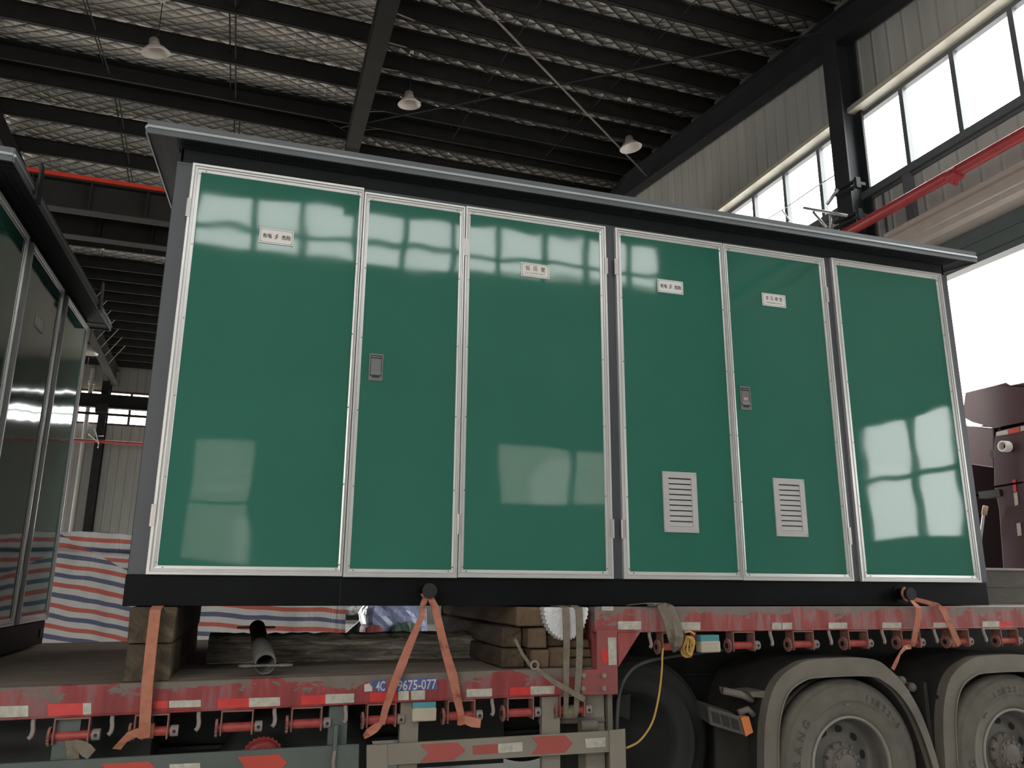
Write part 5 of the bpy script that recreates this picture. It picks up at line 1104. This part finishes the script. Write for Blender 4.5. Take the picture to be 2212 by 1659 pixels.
# ================================================================== BEYOND THE TRAILER
# striped tarpaulin curtain
m = MB(); vs = []; fs = []; nx, nz = 90, 34; TY = 3.42
xl, xr = -3.4, PY(750, 1340, TY).x
for j in range(nz+1):
    for i in range(nx+1):
        u = i/nx; v = j/nz; x = xl+(xr-xl)*u; zt = 2.03+0.015*math.sin(u*17)-0.25*max(0, u-0.5); z = 0.62+(zt-0.62)*v
        y = TY+0.035*math.sin(x*9.0+math.sin(v*4)*1.2)+0.03*math.sin(x*23+v*2)*(0.4+0.6*v)+0.04*math.sin((x+v)*4.1)+(0.05 if z+0.54*x > 1.99-0.54*1.62 or x > -0.92 else 0.0)
        vs.append((x+0.01*math.sin(v*9), y, z))
for j in range(nz):
    for i in range(nx): a = j*(nx+1)+i; fs.append((a, a+1, a+nx+2, a+nx+1))
m.add(vs, fs, 'tarp', True); o = thing('striped_tarpaulin', m, 'red, white and blue striped tarpaulin hanging behind the trailer', 'tarpaulin'); pass
m = MB(); m.cyl((xl-0.1, TY+0.20, 1.97), (xr-0.05, TY+0.20, 1.80), 0.016, n=10, mat='pvc')
for x, zt in ((xl, 1.97), (xr-0.10, 1.81)): m.cyl((x, TY+0.20, 0), (x, TY+0.20, zt), 0.018, n=10, mat='steel_dark')
thing('tarpaulin_frame', m, 'thin rail and posts carrying the striped tarpaulin', 'frame')
# work table with scraps
tb_ = empty('work_table', (PY(770, 1340, 10.6).x, 10.6, 0), 0, 'plain steel work table seen under the cabinet beside the tarpaulin', 'table')
zt = PY(780, 1332, 10.3).z; xr_ = PY(803, 1335, 10.3).x
def TT(nm, mb): return part(tb_, nm, mb)
m = MB(); m.box(xr_-2.4, xr_, 10.3, 11.1, zt-0.06, zt, 'steel_roof'); TT('table_top', m)
for x in (xr_-0.10, xr_-2.35):
    for y in (10.33, 11.02): m = MB(); m.box(x, x+0.06, y, y+0.06, 0, zt-0.06, 'steel_roof'); TT('table_leg', m)
m = MB(); r = random.Random(9); vs = []; c = PY(762, 1326, 10.5)
bmx = bmesh.new(); bmesh.ops.create_icosphere(bmx, subdivisions=3, radius=1)
vs = [(c.x-0.05+v.co.x*0.26+r.uniform(-.03, .03), 10.65+v.co.y*0.22+r.uniform(-.03, .03), zt+0.002+max(0, 0.11+v.co.z*0.12+r.uniform(-.03, .03))) for v in bmx.verts]; fs = [tuple(v.index for v in f.verts) for f in bmx.faces]
m.add(vs, fs, 'white_bag'); thing('crumpled_sheet', m, 'white crumpled wrapping heaped on the work table', 'sheet')
m = MB(); c = PY(786, 1327, 10.4); m.box(c.x-0.10, c.x+0.22, 10.35, 10.6, zt+0.001, zt+0.04, 'cardboard'); m.bar((c.x+0.02, 10.4, zt+0.05), (c.x+0.20, 10.42, zt+0.12), 0.04, 0.02, 'white_bag'); thing('cardboard_tray', m, 'small brown cardboard tray at the right edge of the work table', 'box')
# wrapped bale
bmx.free()
def lump(name, x0, x1, y0, y1, z0, z1, mat, lab, cat, seed, amp=0.04, parent=None):
    b = bmesh.new(); bmesh.ops.create_cube(b, size=1); bmesh.ops.subdivide_edges(b, edges=b.edges[:], cuts=9, use_grid_fill=True); r = random.Random(seed); m = MB()
    ph = [r.uniform(0, 6) for _ in range(6)]; vs = []
    for v in b.verts:
        x, y, z = v.co; f = 1-0.10*(abs(x*2)**4*abs(y*2)**4+abs(x*2)**4*abs(z*2)**4)
        q = Vector(((x0+x1)/2+(x1-x0)*x*f, (y0+y1)/2+(y1-y0)*y*f, (z0+z1)/2+(z1-z0)*z*f)); n_ = Vector((x, y, z)).normalized()
        a = amp*(math.sin(q.x*14+ph[0]+q.z*9)+math.sin(q.z*17+ph[1]+q.x*5)+0.6*math.sin(q.x*31+q.z*23+ph[2]))*0.5+r.uniform(-amp, amp)*0.3
        p = q+n_*a; p.z = max(p.z, z0) if z > -0.499 else z0; vs.append(p)
    m.add(vs, [tuple(v.index for v in f.verts) for f in b.faces], mat, False); b.free()
    if parent is not None: return part(parent, name, m)
    return thing(name, m, lab, cat)
a = PY(806, 1370, 6.6); b_ = PY(933, 1308, 6.6); g1 = PY(832, 1345, 6.6)
bl = empty('wrapped_bale', ((a.x+b_.x)/2, 7.0, 0), 0, 'bale of goods wrapped in blue and clear plastic beyond the deck', 'bale')
lump('blue_wrap', g1.x-0.25, b_.x, 6.65, 7.6, 0.55, b_.z+0.02, 'blue_wrap', None, None, 1, 0.035, bl); lump('clear_wrap', g1.x-0.05, b_.x-0.35, 7.0, 7.7, b_.z-0.1, b_.z+0.22, 'clear_wrap', None, None, 2, 0.05, bl)
lump('green_goods', g1.x+0.02, g1.x+0.55, 6.55, 7.1, 0.0, PY(850, 1347, 6.55).z, 'green_wrap', None, None, 3, 0.03, bl); lump('red_goods', g1.x-0.30, g1.x, 6.58, 7.2, 0.0, PY(820, 1352, 6.58).z, 'red_plate', None, None, 4, 0.01, bl); lump('pallet_load', g1.x+0.4, b_.x+0.05, 6.6, 7.6, 0.0, 0.62, 'clear_wrap', None, None, 6, 0.02, bl)
c = PY(935, 1306, 6.6); m = MB(); 
for k in range(3): m.box(c.x-0.22+0.03*k, c.x+0.20+0.02*k, 6.7, 7.3, b_.z+0.225+0.02*k, b_.z+0.24+0.02*k, 'cardboard')
thing('cardboard_sheets', m, 'stack of flat brown cardboard sheets on top of the wrapped bale', 'cardboard')
# slanting strut at the ridge column line
m = MB(); p = PY(752, 1385, 11.3); q = PY(852, 1297, 11.3); d = q-p; m.bar(p-d*(p.z/d.z), p+d*2.6, 0.30, 0.14, 'steel_dark', up=(0, 1, 0)); thing('slanting_strut', m, 'dark slanting steel strut seen through the gap under the cabinet', 'strut')
# white masonry plinth on the far wall
m = MB(); m.box(3.35, X1, Y1-0.06, Y1, 0, 1.15, 'pvc'); m.build('baseboard_far', hall=True)['kind'] = 'structure'
# ------------------------------------------------------------------ maroon lorry outside the door
lo = empty('lorry', (11.0, 3.0, 0), 0, 'maroon lorry parked outside the open doorway at right', 'lorry')
def LP(nm, mb, bevel=0.0, par=None): return part(par or lo, nm, mb, lo, bevel)
FX = 9.62
def q(px, py, x=FX): p = PX(px, py, x); return (p.y, p.z)
m = MB(); m.prism([q(2078, 900), q(2085, 848), q(2150, 832), q(2172, 826), q(2182, 832), q(2212, 826), (1.4, q(2212, 826)[1]+0.05), (1.2, 3.7), (1.2, q(2212, 915)[1]), q(2146, 925), q(2100, 912)], 'x', FX, FX+2.0, 'maroon'); LP('cab_roof', m, 0.05)
m = MB(); m.prism([q(2150, 932), (1.2, q(2212, 912)[1]+0.03), (1.2, 0.55), (q(2152, 1225)[0], 0.55), q(2157, 1100), q(2147, 1050), q(2146, 960)], 'x', FX-0.02, FX+1.9, 'maroon'); bd = LP('cab_body', m, 0.03)
m = MB(); m.prism([(4.55, q(2090, 905)[1]), q(2140, 925), q(2140, 1010), (4.55, q(2100, 990)[1])], 'x', FX+0.05, FX+0.5, 'maroon'); LP('side_panel', m, 0.01)
yy0 = q(2150, 1000)[0]-0.1; m = MB(); m.box(FX+0.62, FX+0.66, yy0, 5.6, q(2140, 1029)[1]+0.06, q(2130, 895)[1], 'maroon_dk'); m.box(FX+0.62, FX+0.66, q(2133, 1040)[0]+0.35, 5.6, q(2140, 1056)[1], q(2140, 1029)[1]+0.06, 'maroon_dk'); m.box(FX+0.62, FX+0.66, yy0, 5.6, 0.4, q(2140, 1056)[1]+0.03, 'maroon_dk'); LP('back_panel', m)
m = MB(); m.box(FX+0.1, FX+0.5, q(2146, 1000)[0]-0.1, 4.55, q(2140, 925)[1]-0.12, q(2140, 925)[1]+0.02, 'black'); m.box(FX+0.02, FX+0.4, q(2165, 978)[0], q(2136, 978)[0], q(2150, 988)[1], q(2150, 970)[1], 'black'); LP('bracket_bar', m)
m = MB(); m.box(FX-0.05, FX+0.1, q(2166, 1070)[0], q(2120, 1070)[0], q(2140, 1075)[1], q(2140, 1060)[1], 'black'); LP('lower_panel', m)
def rf(pts, mat, nm='reflector'):
    m = MB(); m.prism([q(*p, FX-0.025) for p in pts], 'x', FX-0.03, FX-0.022, mat); LP(nm, m, 0, bd)
rf([(2152, 934), (2177, 928), (2178, 938), (2153, 942)], 'refl_white'); rf([(2178, 928), (2203, 922), (2204, 933), (2179, 938)], 'refl_red'); rf([(2205, 921), (2216, 919), (2216, 929), (2205, 932)], 'refl_white')
rf([(2190, 1065), (2197, 1063), (2200, 1090), (2193, 1093)], 'refl_white'); rf([(2196, 1131), (2204, 1129), (2207, 1156), (2199, 1158)], 'refl_white'); rf([(2187, 1036), (2194, 1036), (2196, 1062), (2190, 1062)], 'refl_red')
p = PX(2180, 965, FX); m = MB(); m.lathe([(0, 0.075), (-0.10, 0.075), (-0.10, 0.05), (-0.02, 0.045), (-0.02, 0)], (FX-0.02, p.y, p.z), (1, 0, 0), 24, 'pvc'); m.lathe([(-0.021, 0.046), (-0.022, 0.0)], (FX-0.02, p.y, p.z), (1, 0, 0), 24, 'black'); LP('exhaust_port', m, 0, bd)
m = MB(); m.prism([q(2212, 1040), q(2150, 1050), q(2150, 1054), q(2212, 1044)], 'x', FX-0.03, FX-0.02, 'maroon_dk'); LP('panel_crease', m, 0, bd)
for (y, x) in ((1.9, 10.6), (4.0, 10.6)):
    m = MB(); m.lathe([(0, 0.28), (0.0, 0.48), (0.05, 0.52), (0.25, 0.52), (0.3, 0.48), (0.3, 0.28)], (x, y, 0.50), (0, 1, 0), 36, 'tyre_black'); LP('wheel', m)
m = MB(); m.tube([PX(2118, 1170, FX-0.2), PX(2124, 1120, FX-0.2), PX(2128, 1095, FX-0.2)], 0.02, 8, 'galv'); m.tube([PX(2126, 1112, FX-0.21), PX(2129, 1093, FX-0.21)], 0.035, 8, 'cardboard')
LP('grab_handle', m)
# neighbouring buildings outside, seen only in reflections
m = MB(); m.box(-32, 5.6, -24.0, -20.6, -0.1, 5.9, 'sheet_x'); hall_thing('neighbouring_shed', m, 'low neighbouring shed outside the near windows', 'building', kind='structure')
m = MB(); m.box(6.4, 15.5, -24.0, -20.6, -0.1, 12.2, 'sheet_x'); hall_thing('neighbouring_building', m, 'taller neighbouring building outside the near windows', 'building', kind='structure')
